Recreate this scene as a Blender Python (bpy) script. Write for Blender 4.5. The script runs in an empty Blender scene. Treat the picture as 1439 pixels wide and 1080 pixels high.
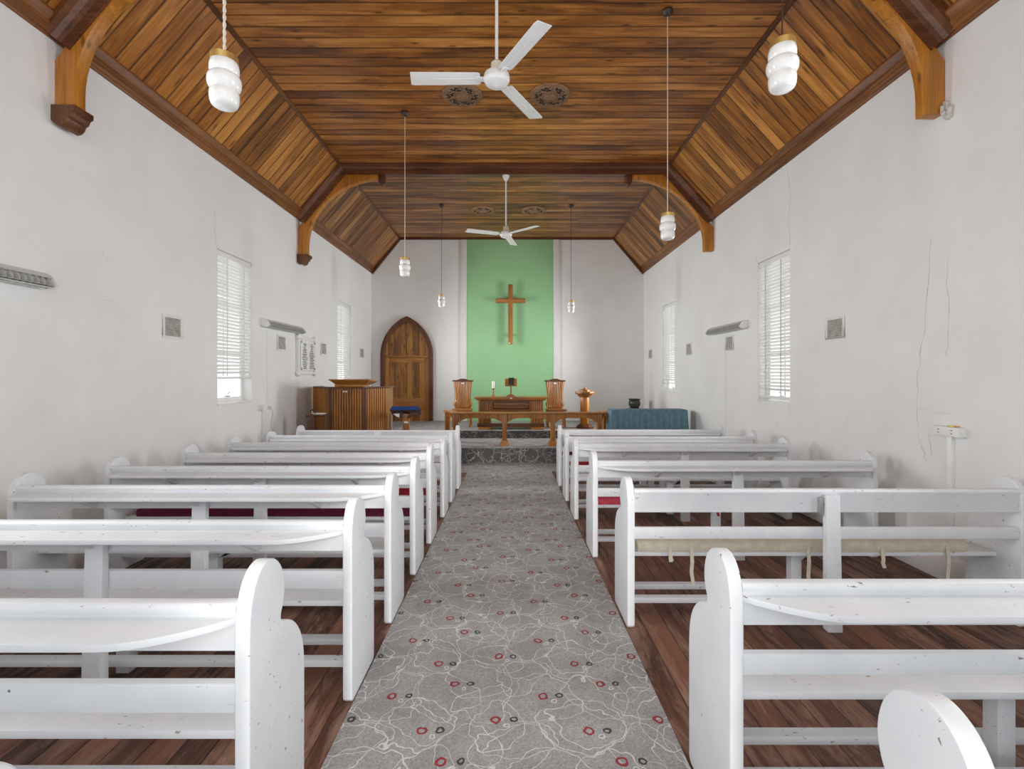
import bpy, bmesh, math, random
from mathutils import Vector, Matrix
random.seed(7)
SC = bpy.context.scene
COL = SC.collection
R = math.radians

# ------------------------------------------------------------------ camera, sky, lights, exposure
cam_d = bpy.data.cameras.new('camera')
cam = bpy.data.objects.new('camera', cam_d)
COL.objects.link(cam)
cam.location = (0, 0, 1.6)
cam.rotation_euler = (R(90), 0, 0)
cam_d.sensor_fit = 'HORIZONTAL'
cam_d.sensor_width = 36.0
cam_d.lens = 670.0 / 1439.0 * 36.0
cam_d.shift_x = 1.5 / 1439.0
cam_d.shift_y = -13.0 / 1439.0
cam_d.clip_start = 0.02
SC.camera = cam

world = bpy.data.worlds.new('sky')
SC.world = world
world.use_nodes = True
wbg = world.node_tree.nodes['Background']
wbg.inputs['Color'].default_value = (0.93, 0.97, 1.0, 1)
wbg.inputs['Strength'].default_value = 1.85
WINDOW_L = 1.1           # daylight glow of the frosted panes

ld = bpy.data.lights.new('doorway_daylight', 'AREA')
ld.shape = 'RECTANGLE'
ld.size = 1.6
ld.size_y = 2.4
ld.energy = 12.0
ld.color = (1.0, 0.96, 0.90)
ld.spread = R(16)
lo = bpy.data.objects.new('doorway_daylight', ld)
COL.objects.link(lo)
lo.location = (-0.1, -1.1, 1.75)
lo.rotation_euler = (R(90 - 17), 0, 0)

# daylight entering at each side window (beam kept within the reveal's angle)
for wx, wy, rz in ((-3.54, 2.14, -90), (-3.54, 6.185, -90), (-3.54, 10.22, -90), (3.37, 2.14, 90), (3.37, 6.185, 90), (3.37, 10.295, 90)):
    wd = bpy.data.lights.new('window_daylight', 'AREA')
    wd.shape = 'RECTANGLE'
    wd.size, wd.size_y = 0.72, 1.84
    wd.energy = 68.0 if wy > 9 else 33.0
    wd.color = (0.95, 0.975, 1.0)
    wd.spread = R(108)
    wo = bpy.data.objects.new('window_daylight', wd)
    COL.objects.link(wo)
    wo.location = (wx, wy, 2.19)
    wo.rotation_euler = (R(90), 0, R(rz))

SC.view_settings.view_transform = 'Standard'
SC.view_settings.look = 'None'
SC.view_settings.gamma = 1.0
SC.view_settings.exposure = -0.13
SC.view_settings.use_curve_mapping = False
SC.cycles.max_bounces = 10
SC.cycles.diffuse_bounces = 7
SC.cycles.glossy_bounces = 3
SC.cycles.use_denoising = True
SC.cycles.sample_clamp_indirect = 6.0

# room figures (metres; camera stands at x=0, y=0, looking along +y)
WL, WR, YB, YF = -3.57, 3.40, 12.2, -1.25
ZP = 4.24          # wall plate
ZC = 5.11          # flat ceiling
CL, CR = -2.84, 2.63
BEAM_Y = (3.78, 8.03)
Z1, Z2 = 0.279, 0.435     # chancel steps
Y1, Y2 = 8.645, 10.01


# ------------------------------------------------------------------ node helpers
class NT:
    def __init__(self, name):
        self.m = bpy.data.materials.new(name)
        self.m.use_nodes = True
        self.t = self.m.node_tree
        self.b = self.t.nodes['Principled BSDF']
        self.out = self.t.nodes['Material Output']

    def n(self, typ, **kw):
        nd = self.t.nodes.new(typ)
        for k, v in kw.items():
            setattr(nd, k, v)
        return nd

    def link(self, a, b):
        self.t.links.new(a, b)

    def put(self, sock, v):
        if v is None:
            return
        if isinstance(v, bpy.types.NodeSocket):
            self.link(v, sock)
        else:
            sock.default_value = v

    def math(self, op, a, b=None, c=None, clamp=False):
        nd = self.n('ShaderNodeMath', operation=op)
        nd.use_clamp = clamp
        self.put(nd.inputs[0], a)
        self.put(nd.inputs[1], b)
        self.put(nd.inputs[2], c)
        return nd.outputs[0]

    def coord(self, which='Object'):
        return self.n('ShaderNodeTexCoord').outputs[which]

    def sep(self, v):
        nd = self.n('ShaderNodeSeparateXYZ')
        self.link(v, nd.inputs[0])
        return nd.outputs

    def comb(self, x, y, z):
        nd = self.n('ShaderNodeCombineXYZ')
        self.put(nd.inputs[0], x)
        self.put(nd.inputs[1], y)
        self.put(nd.inputs[2], z)
        return nd.outputs[0]

    def noise(self, vec, scale, detail=4.0, rough=0.55, dist=0.0, color=False):
        nd = self.n('ShaderNodeTexNoise')
        self.put(nd.inputs['Vector'], vec)
        nd.inputs['Scale'].default_value = scale
        nd.inputs['Detail'].default_value = detail
        nd.inputs['Roughness'].default_value = rough
        nd.inputs['Distortion'].default_value = dist
        return nd.outputs['Color' if color else 'Fac']

    def ramp(self, fac, stops):
        nd = self.n('ShaderNodeValToRGB')
        e = nd.color_ramp.elements
        while len(e) < len(stops):
            e.new(0.5)
        for k, (p, c) in enumerate(stops):
            e[k].position = p
            e[k].color = (*c, 1) if len(c) == 3 else c
        self.put(nd.inputs[0], fac)
        return nd.outputs[0]

    def mapr(self, v, a, b, c=0.0, d=1.0):
        nd = self.n('ShaderNodeMapRange')
        self.put(nd.inputs[0], v)
        for k, x in enumerate((a, b, c, d)):
            nd.inputs[k + 1].default_value = x
        return nd.outputs[0]

    def mix(self, fac, a, b, mode='MIX'):
        nd = self.n('ShaderNodeMix', data_type='RGBA', blend_type=mode)
        self.put(nd.inputs['Factor'], fac)
        self.put(nd.inputs['A'], (*a, 1) if isinstance(a, tuple) and len(a) == 3 else a)
        self.put(nd.inputs['B'], (*b, 1) if isinstance(b, tuple) and len(b) == 3 else b)
        return nd.outputs['Result']

    def bump(self, h, strength=0.3, dist=0.01):
        nd = self.n('ShaderNodeBump')
        nd.inputs['Strength'].default_value = strength
        nd.inputs['Distance'].default_value = dist
        self.put(nd.inputs['Height'], h)
        self.link(nd.outputs[0], self.b.inputs['Normal'])

    def base(self, c, rough=0.5, metal=0.0, spec=None):
        self.put(self.b.inputs['Base Color'], (*c, 1) if isinstance(c, tuple) and len(c) == 3 else c)
        self.put(self.b.inputs['Roughness'], rough)
        self.b.inputs['Metallic'].default_value = metal
        if spec is not None:
            self.b.inputs['Specular IOR Level'].default_value = spec
        return self.m


def plain(name, c, rough=0.5, metal=0.0, var=0.06, scale=8.0, bump=0.0):
    N = NT(name)
    f = N.noise(N.coord(), scale)
    dark = tuple(x * (1 - var) for x in c)
    lite = tuple(min(1, x * (1 + var)) for x in c)
    col = N.ramp(f, [(0.3, dark), (0.7, lite)])
    if bump:
        N.bump(N.noise(N.coord(), scale * 12), bump, 0.004)
    return N.base(col, rough, metal)


def wood(name, grain, cols, rough=0.32, fine=14.0, band=None, width=0.15, groove=0.03, knots=True, age=False, worn=None, var=0.5, spec=0.4, planar=False):
    """grain: axis along the fibres; band: axis across separate boards (None = one piece)."""
    N = NT(name)
    s = N.sep(N.coord())
    ax = {'x': 0, 'y': 1, 'z': 2}
    c = [s[0], s[1], s[2]]
    g = ax[grain]
    if planar:
        c[2] = N.math('MULTIPLY', s[2], 0.06)
    rnd = None
    if band is not None:
        t = N.math('DIVIDE', c[ax[band]], width)
        idx = N.math('FLOOR', t)
        fr = N.math('FRACT', t)
        wn = N.n('ShaderNodeTexWhiteNoise', noise_dimensions='1D')
        N.link(idx, wn.inputs['W'])
        rnd = wn.outputs['Value']
        c[g] = N.math('ADD', c[g], N.math('MULTIPLY', rnd, 37.0))
    comp = [N.math('MULTIPLY', c[k], 0.9 if k == g else fine) for k in range(3)]
    v = N.comb(*comp)
    f1 = N.noise(v, 1.0, 6.0, 0.62, 1.2)
    comp2 = [N.math('MULTIPLY', c[k], 2.5 if k == g else fine * 7) for k in range(3)]
    f2 = N.noise(N.comb(*comp2), 1.0, 3.0, 0.6)
    f = N.math('ADD', N.math('MULTIPLY', f1, 0.75), N.math('MULTIPLY', f2, 0.25))
    if rnd is not None:
        f = N.math('ADD', f, N.math('MULTIPLY', N.math('SUBTRACT', rnd, 0.5), 0.22 * var * 2))
    # broad patches of paler and darker varnish
    comp3 = [N.math('MULTIPLY', c[k], 0.9 if k == g else 1.6) for k in range(3)]
    f3 = N.noise(N.comb(*comp3), 1.0, 3.0, 0.5)
    f = N.math('ADD', f, N.math('MULTIPLY', N.math('SUBTRACT', f3, 0.5), 0.62))
    col = N.ramp(f, [(0.30, cols[0]), (0.5, cols[1]), (0.70, cols[2])])
    if knots:
        kv = N.n('ShaderNodeTexVoronoi')
        kc = [N.math('MULTIPLY', c[k], 2.9 if k == g else 9.0) for k in range(3)]
        N.link(N.comb(*kc), kv.inputs['Vector'])
        kv.inputs['Scale'].default_value = 1.0
        km = N.mapr(kv.outputs['Distance'], 0.07, 0.20, 1.0, 0.0)
        col = N.mix(N.math('MULTIPLY', km, 0.75), col, tuple(x * 0.35 for x in cols[0]))
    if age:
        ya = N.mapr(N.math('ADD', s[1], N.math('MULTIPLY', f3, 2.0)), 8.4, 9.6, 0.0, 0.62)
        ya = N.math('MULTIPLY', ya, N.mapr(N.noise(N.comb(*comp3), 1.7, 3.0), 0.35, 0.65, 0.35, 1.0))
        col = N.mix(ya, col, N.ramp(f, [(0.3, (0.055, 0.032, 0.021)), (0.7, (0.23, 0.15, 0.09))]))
    if worn:
        wc = [N.math('MULTIPLY', c[k], 2.0 if k == g else 9.0) for k in range(3)]
        wf = N.noise(N.comb(*wc), 1.0, 8.0, 0.75, 0.6)
        wp = N.noise(N.comb(s[0], s[1], s[2]), 1.3, 2.0)
        wm = N.math('MULTIPLY', N.mapr(wf, 0.46, 0.64), N.mapr(wp, 0.36, 0.58, 0.25, 0.9))
        col = N.mix(wm, col, worn)
    if band is not None:
        gm = N.math('MULTIPLY', N.mapr(fr, 0.0, groove, 1.0, 0.0), 1.0)
        gm2 = N.mapr(fr, 1.0 - groove, 1.0, 0.0, 1.0)
        gm = N.math('MAXIMUM', gm, gm2)
        col = N.mix(N.math('MULTIPLY', gm, 0.85), col, tuple(x * 0.18 for x in cols[0]))
        h = N.math('SUBTRACT', N.math('MULTIPLY', f2, 0.12), gm)
        N.bump(h, 0.45, 0.012)
    else:
        N.bump(f2, 0.08, 0.004)
    rr = N.mapr(f2, 0.3, 0.7, rough * 0.85, rough * 1.25)
    return N.base(col, rr, 0.0, spec)


M = {}


def build_materials():
    # limewashed walls
    N = NT('limewash')
    c = N.coord()
    f = N.noise(c, 1.2, 5.0, 0.6)
    col = N.ramp(f, [(0.3, (0.76, 0.755, 0.74)), (0.7, (0.825, 0.825, 0.815))])
    s = N.sep(c)
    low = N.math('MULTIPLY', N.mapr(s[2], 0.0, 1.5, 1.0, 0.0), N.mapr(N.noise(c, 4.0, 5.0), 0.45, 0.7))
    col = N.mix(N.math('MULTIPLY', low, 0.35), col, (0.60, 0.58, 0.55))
    N.bump(N.noise(c, 9.0, 6.0, 0.6), 0.18, 0.02)
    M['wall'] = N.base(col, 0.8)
    M['white'] = plain('white_gloss', (0.80, 0.80, 0.79), 0.35, var=0.03)
    M['white_satin'] = plain('white_satin', (0.76, 0.75, 0.73), 0.5, var=0.04)
    N = NT('green_distemper')
    f = N.noise(N.coord(), 1.5, 4.0)
    N.bump(N.noise(N.coord(), 14.0, 5.0), 0.1, 0.01)
    M['green'] = N.base(N.ramp(f, [(0.3, (0.30, 0.575, 0.285)), (0.7, (0.335, 0.615, 0.32))]), 0.6)
    # pew paint: thick chalky white with chips
    N = NT('pew_paint')
    c = N.coord()
    f = N.noise(c, 5.0, 4.0)
    col = N.ramp(f, [(0.3, (0.72, 0.745, 0.775)), (0.7, (0.795, 0.81, 0.825))])
    s = N.sep(c)
    v = N.comb(N.math('MULTIPLY', s[0], 0.45), s[1], s[2])
    chip = N.math('MULTIPLY', N.mapr(N.noise(v, 46.0, 4.0, 0.65), 0.655, 0.68), N.mapr(N.noise(c, 2.6, 2.0), 0.45, 0.56))
    ccol = N.mix(N.noise(c, 6.0), (0.09, 0.055, 0.035), (0.30, 0.16, 0.09))
    col = N.mix(N.math('MULTIPLY', chip, 0.9), col, ccol)
    spot = N.n('ShaderNodeTexVoronoi')
    N.link(c, spot.inputs['Vector'])
    spot.inputs['Scale'].default_value = 7.0
    sm = N.mapr(spot.outputs['Distance'], 0.028, 0.04, 1.0, 0.0)
    col = N.mix(N.math('MULTIPLY', sm, 0.8), col, (0.07, 0.06, 0.055))
    M['pew'] = N.base(col, 0.36, 0.0, 0.45)
    # timbers
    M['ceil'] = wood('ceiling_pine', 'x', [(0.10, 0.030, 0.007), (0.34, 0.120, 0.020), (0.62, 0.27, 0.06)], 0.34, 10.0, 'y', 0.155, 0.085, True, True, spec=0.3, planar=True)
    M['floor'] = wood('floor_jarrah', 'y', [(0.050, 0.020, 0.013), (0.115, 0.045, 0.026), (0.22, 0.095, 0.055)], 0.5, 16.0, 'x', 0.142, 0.035, False, False, (0.40, 0.25, 0.18), var=0.9)
    HON = [(0.26, 0.088, 0.010), (0.46, 0.175, 0.022), (0.58, 0.25, 0.045)]
    OAK = [(0.185, 0.067, 0.013), (0.385, 0.155, 0.032), (0.53, 0.245, 0.062)]
    DRK = [(0.055, 0.018, 0.008), (0.115, 0.040, 0.016), (0.19, 0.072, 0.026)]
    for k, P in (('honey', HON), ('oak', OAK), ('dark', DRK)):
        for a in 'xyz':
            M[k + '_' + a] = wood(k + '_timber_' + a, a, P, 0.3, 16.0, None, knots=(k == 'honey'))
    M['door'] = wood('door_planks', 'z', [(0.15, 0.055, 0.012), (0.40, 0.17, 0.036), (0.58, 0.28, 0.075)], 0.35, 12.0, 'x', 0.158, 0.06)
    M['corn'] = wood('cornice_timber', 'y', [(0.09, 0.03, 0.010), (0.21, 0.075, 0.020), (0.30, 0.12, 0.034)], 0.35, 16.0, None, knots=False)
    M['stain'] = wood('stained_post', 'z', [(0.05, 0.022, 0.014), (0.10, 0.042, 0.024), (0.15, 0.066, 0.036)], 0.35, 16.0, None, knots=False)
    # metals, plastics, fabrics
    M['brass'] = plain('brass', (0.70, 0.50, 0.17), 0.35, 0.85)
    M['steel'] = plain('galvanised_steel', (0.50, 0.50, 0.50), 0.4, 0.8)
    M['alu'] = plain('louvre_aluminium', (0.66, 0.66, 0.64), 0.38, 0.35)
    M['dirty'] = plain('dusty_grille', (0.56, 0.54, 0.50), 0.7, 0.0, 0.18, 14)
    M['grille'] = plain('grille_recess', (0.16, 0.15, 0.135), 0.8, 0.0, 0.2, 14)
    M['black'] = plain('black_enamel', (0.02, 0.02, 0.022), 0.35)
    M['brown'] = plain('brown_bakelite', (0.055, 0.03, 0.018), 0.4)
    M['cream'] = plain('cream_enamel', (0.72, 0.68, 0.58), 0.4)
    M['paper'] = plain('white_card', (0.82, 0.82, 0.80), 0.7)
    M['medal'] = wood('medallion_timber', 'x', [(0.10, 0.052, 0.026), (0.24, 0.13, 0.066), (0.38, 0.22, 0.12)], 0.6, 30.0, None, knots=False)
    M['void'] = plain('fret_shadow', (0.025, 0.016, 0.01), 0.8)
    M['maroon'] = plain('maroon_cloth', (0.16, 0.012, 0.045), 0.85, 0, 0.2, 20, 0.3)
    M['red'] = plain('red_cloth', (0.42, 0.02, 0.035), 0.85, 0, 0.15, 20, 0.3)
    M['pink'] = plain('coral_cloth', (0.66, 0.075, 0.12), 0.85, 0, 0.12, 20, 0.3)
    M['beige'] = plain('beige_calico', (0.72, 0.655, 0.53), 0.9, 0, 0.1, 20, 0.3)
    M['teal'] = plain('teal_cloth', (0.135, 0.255, 0.32), 0.9, 0, 0.15, 14, 0.2)
    M['blue'] = plain('blue_velvet', (0.012, 0.05, 0.20), 0.9, 0, 0.15, 20)
    M['floral'] = plain('pale_pink_cloth', (0.62, 0.45, 0.43), 0.9, 0, 0.35, 26)
    M['pot'] = plain('dark_glazed_pot', (0.055, 0.06, 0.05), 0.16, 0, 0.4, 16)
    M['wax'] = plain('wax', (0.85, 0.82, 0.75), 0.5)
    M['plaster'] = plain('plaster_lump', (0.58, 0.55, 0.49), 0.9, 0, 0.3, 30, 0.6)
    M['ink'] = plain('letter_ink', (0.035, 0.033, 0.03), 0.7)
    M['crack'] = plain('wall_crack', (0.56, 0.54, 0.52), 0.9, 0, 0.2, 10)
    # opal glass of the pendants
    N = NT('opal_glass')
    N.base((0.86, 0.86, 0.84), 0.12)
    N.b.inputs['Subsurface Weight'].default_value = 0.0
    N.b.inputs['Transmission Weight'].default_value = 0.0
    N.b.inputs['Coat Weight'].default_value = 0.6
    M['opal'] = N.m
    # slats: thin white aluminium letting some light around
    N = NT('blind_slat')
    N.base((0.86, 0.86, 0.85), 0.45)
    tr = N.n('ShaderNodeBsdfTranslucent')
    tr.inputs['Color'].default_value = (0.85, 0.85, 0.83, 1)
    mx = N.n('ShaderNodeMixShader')
    mx.inputs[0].default_value = 0.03
    N.link(N.b.outputs[0], mx.inputs[1])
    N.link(tr.outputs[0], mx.inputs[2])
    N.link(mx.outputs[0], N.out.inputs['Surface'])
    M['slat'] = N.m
    # frosted pane: bright overcast daylight standing in the glass
    N = NT('frosted_pane')
    v = N.n('ShaderNodeTexVoronoi')
    N.link(N.coord(), v.inputs['Vector'])
    v.inputs['Scale'].default_value = 60.0
    col = N.ramp(v.outputs['Distance'], [(0.12, (0.40, 0.43, 0.43)), (0.6, (1.0, 1.0, 1.0))])
    N.base((0.8, 0.8, 0.8), 0.3)
    N.link(col, N.b.inputs['Emission Color'])
    N.b.inputs['Emission Strength'].default_value = WINDOW_L
    M['pane'] = N.m
    M['carpet'] = carpet('aisle_carpet', 0, 1, 1.0)
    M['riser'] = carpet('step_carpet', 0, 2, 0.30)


def carpet(name, iu, iv, tone):
    N = NT(name)
    c = N.coord()
    s = N.sep(c)
    u, v = s[iu], s[iv]
    PU, PV = 0.75, 0.495
    nz = N.sep(N.noise(c, 3.4, 3.0, 0.55, 0.0, True))
    nz2 = N.sep(N.noise(c, 26.0, 1.0, 0.5, 0.0, True))

    def ring(us, vs, cx, cy, r, w, ell=1.0):
        du = N.math('WRAP', N.math('SUBTRACT', us, cx), PU / 2, -PU / 2)
        dv = N.math('WRAP', N.math('SUBTRACT', vs, cy), PV / 2, -PV / 2)
        dv = N.math('MULTIPLY', dv, ell)
        ln = N.math('SQRT', N.math('ADD', N.math('MULTIPLY', du, du), N.math('MULTIPLY', dv, dv)))
        return N.math('COMPARE', ln, r, w)

    ub = N.math('ADD', u, N.math('MULTIPLY', N.math('SUBTRACT', nz[0], 0.5), 0.30))
    vb = N.math('ADD', v, N.math('MULTIPLY', N.math('SUBTRACT', nz[1], 0.5), 0.30))
    uf = N.math('ADD', u, N.math('MULTIPLY', N.math('SUBTRACT', nz2[0], 0.5), 0.022))
    vf = N.math('ADD', v, N.math('MULTIPLY', N.math('SUBTRACT', nz2[1], 0.5), 0.022))
    lines = None
    for (cx, cy, r, e) in ((0.02, 0.05, 0.150, 1.0), (0.06, 0.09, 0.135, 1.3), (0.30, 0.17, 0.165, 1.1), (0.33, 0.21, 0.140, 0.9),
                           (0.57, 0.03, 0.155, 1.0), (0.61, 0.34, 0.150, 1.2), (0.16, 0.36, 0.170, 1.0), (0.42, 0.40, 0.145, 1.0),
                           (0.70, 0.20, 0.13, 0.9)):
        m = ring(ub, vb, cx, cy, r, 0.0021 if tone > 0.8 else 0.0036, e)
        lines = m if lines is None else N.math('MAXIMUM', lines, m)
    red = blk = wht = None
    for (cx, cy) in ((-0.29, -0.015), (-0.40, 0.157), (-0.07, 0.225), (0.16, 0.387)):
        a = ring(uf, vf, cx, cy, 0.0195, 0.0055)
        b = ring(uf, vf, cx + 0.082, cy + 0.002, 0.0135, 0.0048)
        d = ring(uf, vf, cx + 0.05, cy - 0.035, 0.011, 0.003)
        red = a if red is None else N.math('MAXIMUM', red, a)
        blk = b if blk is None else N.math('MAXIMUM', blk, b)
        wht = d if wht is None else N.math('MAXIMUM', wht, d)
    lines = N.math('MAXIMUM', lines, wht)
    pile = N.math('ADD', N.math('MULTIPLY', N.noise(c, 230.0, 2.0, 0.7), 0.55), N.math('MULTIPLY', N.noise(c, 85.0, 3.0, 0.75), 0.45))
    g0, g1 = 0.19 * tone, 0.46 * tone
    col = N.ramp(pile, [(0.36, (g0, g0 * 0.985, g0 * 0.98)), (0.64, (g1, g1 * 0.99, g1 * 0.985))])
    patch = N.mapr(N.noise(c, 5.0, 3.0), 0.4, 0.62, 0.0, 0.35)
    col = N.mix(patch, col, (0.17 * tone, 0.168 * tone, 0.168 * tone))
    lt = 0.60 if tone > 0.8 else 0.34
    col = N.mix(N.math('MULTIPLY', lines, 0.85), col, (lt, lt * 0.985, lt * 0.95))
    if tone > 0.8:
        col = N.mix(N.math('MULTIPLY', red, 0.92), col, (0.27, 0.025, 0.035))
        col = N.mix(N.math('MULTIPLY', blk, 0.9), col, (0.035, 0.035, 0.035))
    N.bump(pile, 0.5, 0.006)
    return N.base(col, 0.95, 0.0, 0.1)


build_materials()


# ------------------------------------------------------------------ mesh helpers
class MB:
    def __init__(self):
        self.v, self.f = [], []

    def add(self, vs, fs, mat=None):
        o = len(self.v)
        for p in vs:
            p = Vector(p)
            self.v.append(tuple(mat @ p) if mat is not None else tuple(p))
        self.f += [tuple(i + o for i in q) for q in fs]
        return self

    def box(self, x0, x1, y0, y1, z0, z1, mat=None):
        vs = [(x, y, z) for z in (z0, z1) for y in (y0, y1) for x in (x0, x1)]
        fs = [(0, 2, 3, 1), (4, 5, 7, 6), (0, 1, 5, 4), (2, 6, 7, 3), (0, 4, 6, 2), (1, 3, 7, 5)]
        return self.add(vs, fs, mat)

    def prism(self, poly, axis, a, b, mat=None):
        """poly in the two other axes (x,y order kept: axis x -> (y,z), y -> (x,z), z -> (x,y))."""
        def P(p, t):
            return {'x': (t, p[0], p[1]), 'y': (p[0], t, p[1]), 'z': (p[0], p[1], t)}[axis]
        n = len(poly)
        vs = [P(p, a) for p in poly] + [P(p, b) for p in poly]
        fs = [tuple(range(n))[::-1], tuple(range(n, 2 * n))]
        fs += [(i, (i + 1) % n, n + (i + 1) % n, n + i) for i in range(n)]
        return self.add(vs, fs, mat)

    def lathe(self, prof, n=24, c=(0, 0, 0), phase=0.0, mat=None):
        """prof: list of (r, z)."""
        vs, fs = [], []
        m = len(prof)
        for i in range(n):
            a = 2 * math.pi * i / n + phase
            for r, z in prof:
                vs.append((c[0] + r * math.cos(a), c[1] + r * math.sin(a), c[2] + z))
        for i in range(n):
            j = (i + 1) % n
            for k in range(m - 1):
                fs.append((i * m + k, j * m + k, j * m + k + 1, i * m + k + 1))
        if prof[0][0] > 1e-6:
            fs.append(tuple(i * m for i in range(n))[::-1])
        if prof[-1][0] > 1e-6:
            fs.append(tuple(i * m + m - 1 for i in range(n)))
        return self.add(vs, fs, mat)

    def tube(self, pts, r, n=8, mat=None):
        pts = [Vector(p) for p in pts]
        vs, fs = [], []
        for i, p in enumerate(pts):
            d = (pts[min(i + 1, len(pts) - 1)] - pts[max(i - 1, 0)]).normalized()
            up = Vector((0, 0, 1)) if abs(d.z) < 0.9 else Vector((1, 0, 0))
            a = d.cross(up).normalized()
            b = d.cross(a)
            rr = r[i] if isinstance(r, (list, tuple)) else r
            for k in range(n):
                t = 2 * math.pi * k / n
                vs.append(p + a * (rr * math.cos(t)) + b * (rr * math.sin(t)))
        for i in range(len(pts) - 1):
            for k in range(n):
                fs.append((i * n + k, i * n + (k + 1) % n, (i + 1) * n + (k + 1) % n, (i + 1) * n + k))
        fs.append(tuple(range(n))[::-1])
        fs.append(tuple(range((len(pts) - 1) * n, len(pts) * n)))
        return self.add(vs, fs, mat)

    def build(self, name, mat, parent=None, bevel=0.0, seg=2, smooth=35.0, loc=None, flip=True):
        me = bpy.data.meshes.new(name)
        bm = bmesh.new()
        bv = [bm.verts.new(p) for p in self.v]
        for q in self.f:
            try:
                bm.faces.new([bv[i] for i in q])
            except ValueError:
                pass
        if flip:
            bmesh.ops.remove_doubles(bm, verts=bm.verts, dist=1e-6)
            bmesh.ops.recalc_face_normals(bm, faces=bm.faces)
        if bevel > 0:
            es = [e for e in bm.edges if len(e.link_faces) == 2 and e.calc_face_angle(0) > R(30)]
            bmesh.ops.bevel(bm, geom=es, offset=bevel, segments=seg, affect='EDGES', profile=0.6, clamp_overlap=True)
        bm.to_mesh(me)
        bm.free()
        if smooth:
            for p in me.polygons:
                p.use_smooth = True
            me.set_sharp_from_angle(angle=R(smooth))
        me.materials.append(mat if not isinstance(mat, str) else M[mat])
        o = bpy.data.objects.new(name, me)
        COL.objects.link(o)
        if parent is not None:
            o.parent = parent
        if loc is not None:
            o.location = loc
        return o


def thing(name, label, cat, loc=(0, 0, 0), rz=0.0, group=None):
    o = bpy.data.objects.new(name, None)
    o.empty_display_size = 0.1
    COL.objects.link(o)
    o.location = loc
    o.rotation_euler = (0, 0, rz)
    return tag(o, label, cat, group)


def tag(o, label, cat, group=None):
    o['label'] = label
    o['category'] = cat
    if group:
        o['group'] = group
    return o


def struct(o):
    o['kind'] = 'structure'
    return o


def reeded(mb, p, q, z0, z1, pitch=0.03, depth=0.008, back=0.02):
    """vertical half-round reeds on a board running from plan point p to q; reeds face the left-hand normal of q-p turned to -y."""
    p, q = Vector(p), Vector(q)
    d = q - p
    L = d.length
    d.normalize()
    nrm = Vector((d.y, -d.x))
    n = max(2, int(round(L / pitch)))
    prof = []
    for i in range(n):
        for t, h in ((0.0, -0.6), (0.08, -0.6), (0.2, 0.75), (0.36, 1.0), (0.72, 1.0), (0.88, 0.75), (0.98, -0.6)):
            prof.append(p + d * (L * (i + t) / n) + nrm * (depth * h))
    prof.append(q)
    prof.append(q - nrm * back)
    prof.append(p - nrm * back)
    mb.prism([(a.x, a.y) for a in prof], 'z', z0, z1)


# ------------------------------------------------------------------ room shell
def build_floor():
    m = MB()
    m.box(WL - 0.3, WR + 0.3, YF, YB + 0.3, -0.12, 0.0)
    struct(m.build('floor', 'floor', smooth=0))


WIN = [(1.75, 2.53), (5.80, 6.57), (9.82, 10.62)]
WINR = [(1.75, 2.53), (5.81, 6.56), (9.90, 10.69)]
WZ0, WZ1 = 1.235, 3.14


def wall_with_windows(name, x, out, wins):
    m = MB()
    th = 0.30
    ztop = ZP + 0.06
    for xx in (x, x + out * th):
        ys = [YF]
        for a, b in wins:
            ys += [a, b]
        ys.append(YB + 0.3)
        for i in range(len(ys) - 1):
            y0, y1 = ys[i], ys[i + 1]
            if i % 2 == 0:
                m.add([(xx, y0, 0), (xx, y1, 0), (xx, y1, ztop), (xx, y0, ztop)], [(0, 1, 2, 3)])
            else:
                m.add([(xx, y0, 0), (xx, y1, 0), (xx, y1, WZ0), (xx, y0, WZ0)], [(0, 1, 2, 3)])
                m.add([(xx, y0, WZ1), (xx, y1, WZ1), (xx, y1, ztop), (xx, y0, ztop)], [(0, 1, 2, 3)])
    a, b = x, x + out * th
    for y0, y1 in wins:
        m.add([(a, y0, WZ0), (b, y0, WZ0), (b, y0, WZ1), (a, y0, WZ1)], [(0, 1, 2, 3)])
        m.add([(a, y1, WZ0), (b, y1, WZ0), (b, y1, WZ1), (a, y1, WZ1)], [(0, 1, 2, 3)])
        m.add([(a, y0, WZ0), (b, y0, WZ0), (b, y1, WZ0), (a, y1, WZ0)], [(0, 1, 2, 3)])
        m.add([(a, y0, WZ1), (b, y0, WZ1), (b, y1, WZ1), (a, y1, WZ1)], [(0, 1, 2, 3)])
    for z in (0, ztop):
        m.add([(a, YF, z), (b, YF, z), (b, YB + 0.3, z), (a, YB + 0.3, z)], [(0, 1, 2, 3)])
    for y in (YF, YB + 0.3):
        m.add([(a, y, 0), (b, y, 0), (b, y, ztop), (a, y, ztop)], [(0, 1, 2, 3)])
    return struct(m.build(name, 'wall', smooth=0))


def cracks(wall, x, inward, lines):
    m = MB()
    for pts, w in lines:
        rnd = random.Random(len(pts) * 31 + int(pts[0][0] * 100))
        fine = []
        for i in range(len(pts) - 1):
            (y0, z0), (y1, z1) = pts[i], pts[i + 1]
            for k in range(6):
                t = k / 6
                fine.append((y0 + (y1 - y0) * t + rnd.uniform(-.012, .012), z0 + (z1 - z0) * t))
        fine.append(pts[-1])
        m.tube([(x + inward * 0.0005, a, b) for a, b in fine], [w * rnd.uniform(0.25, 0.9) for _ in fine], 5)
    o = m.build('crack', 'crack', wall)
    return o


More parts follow.
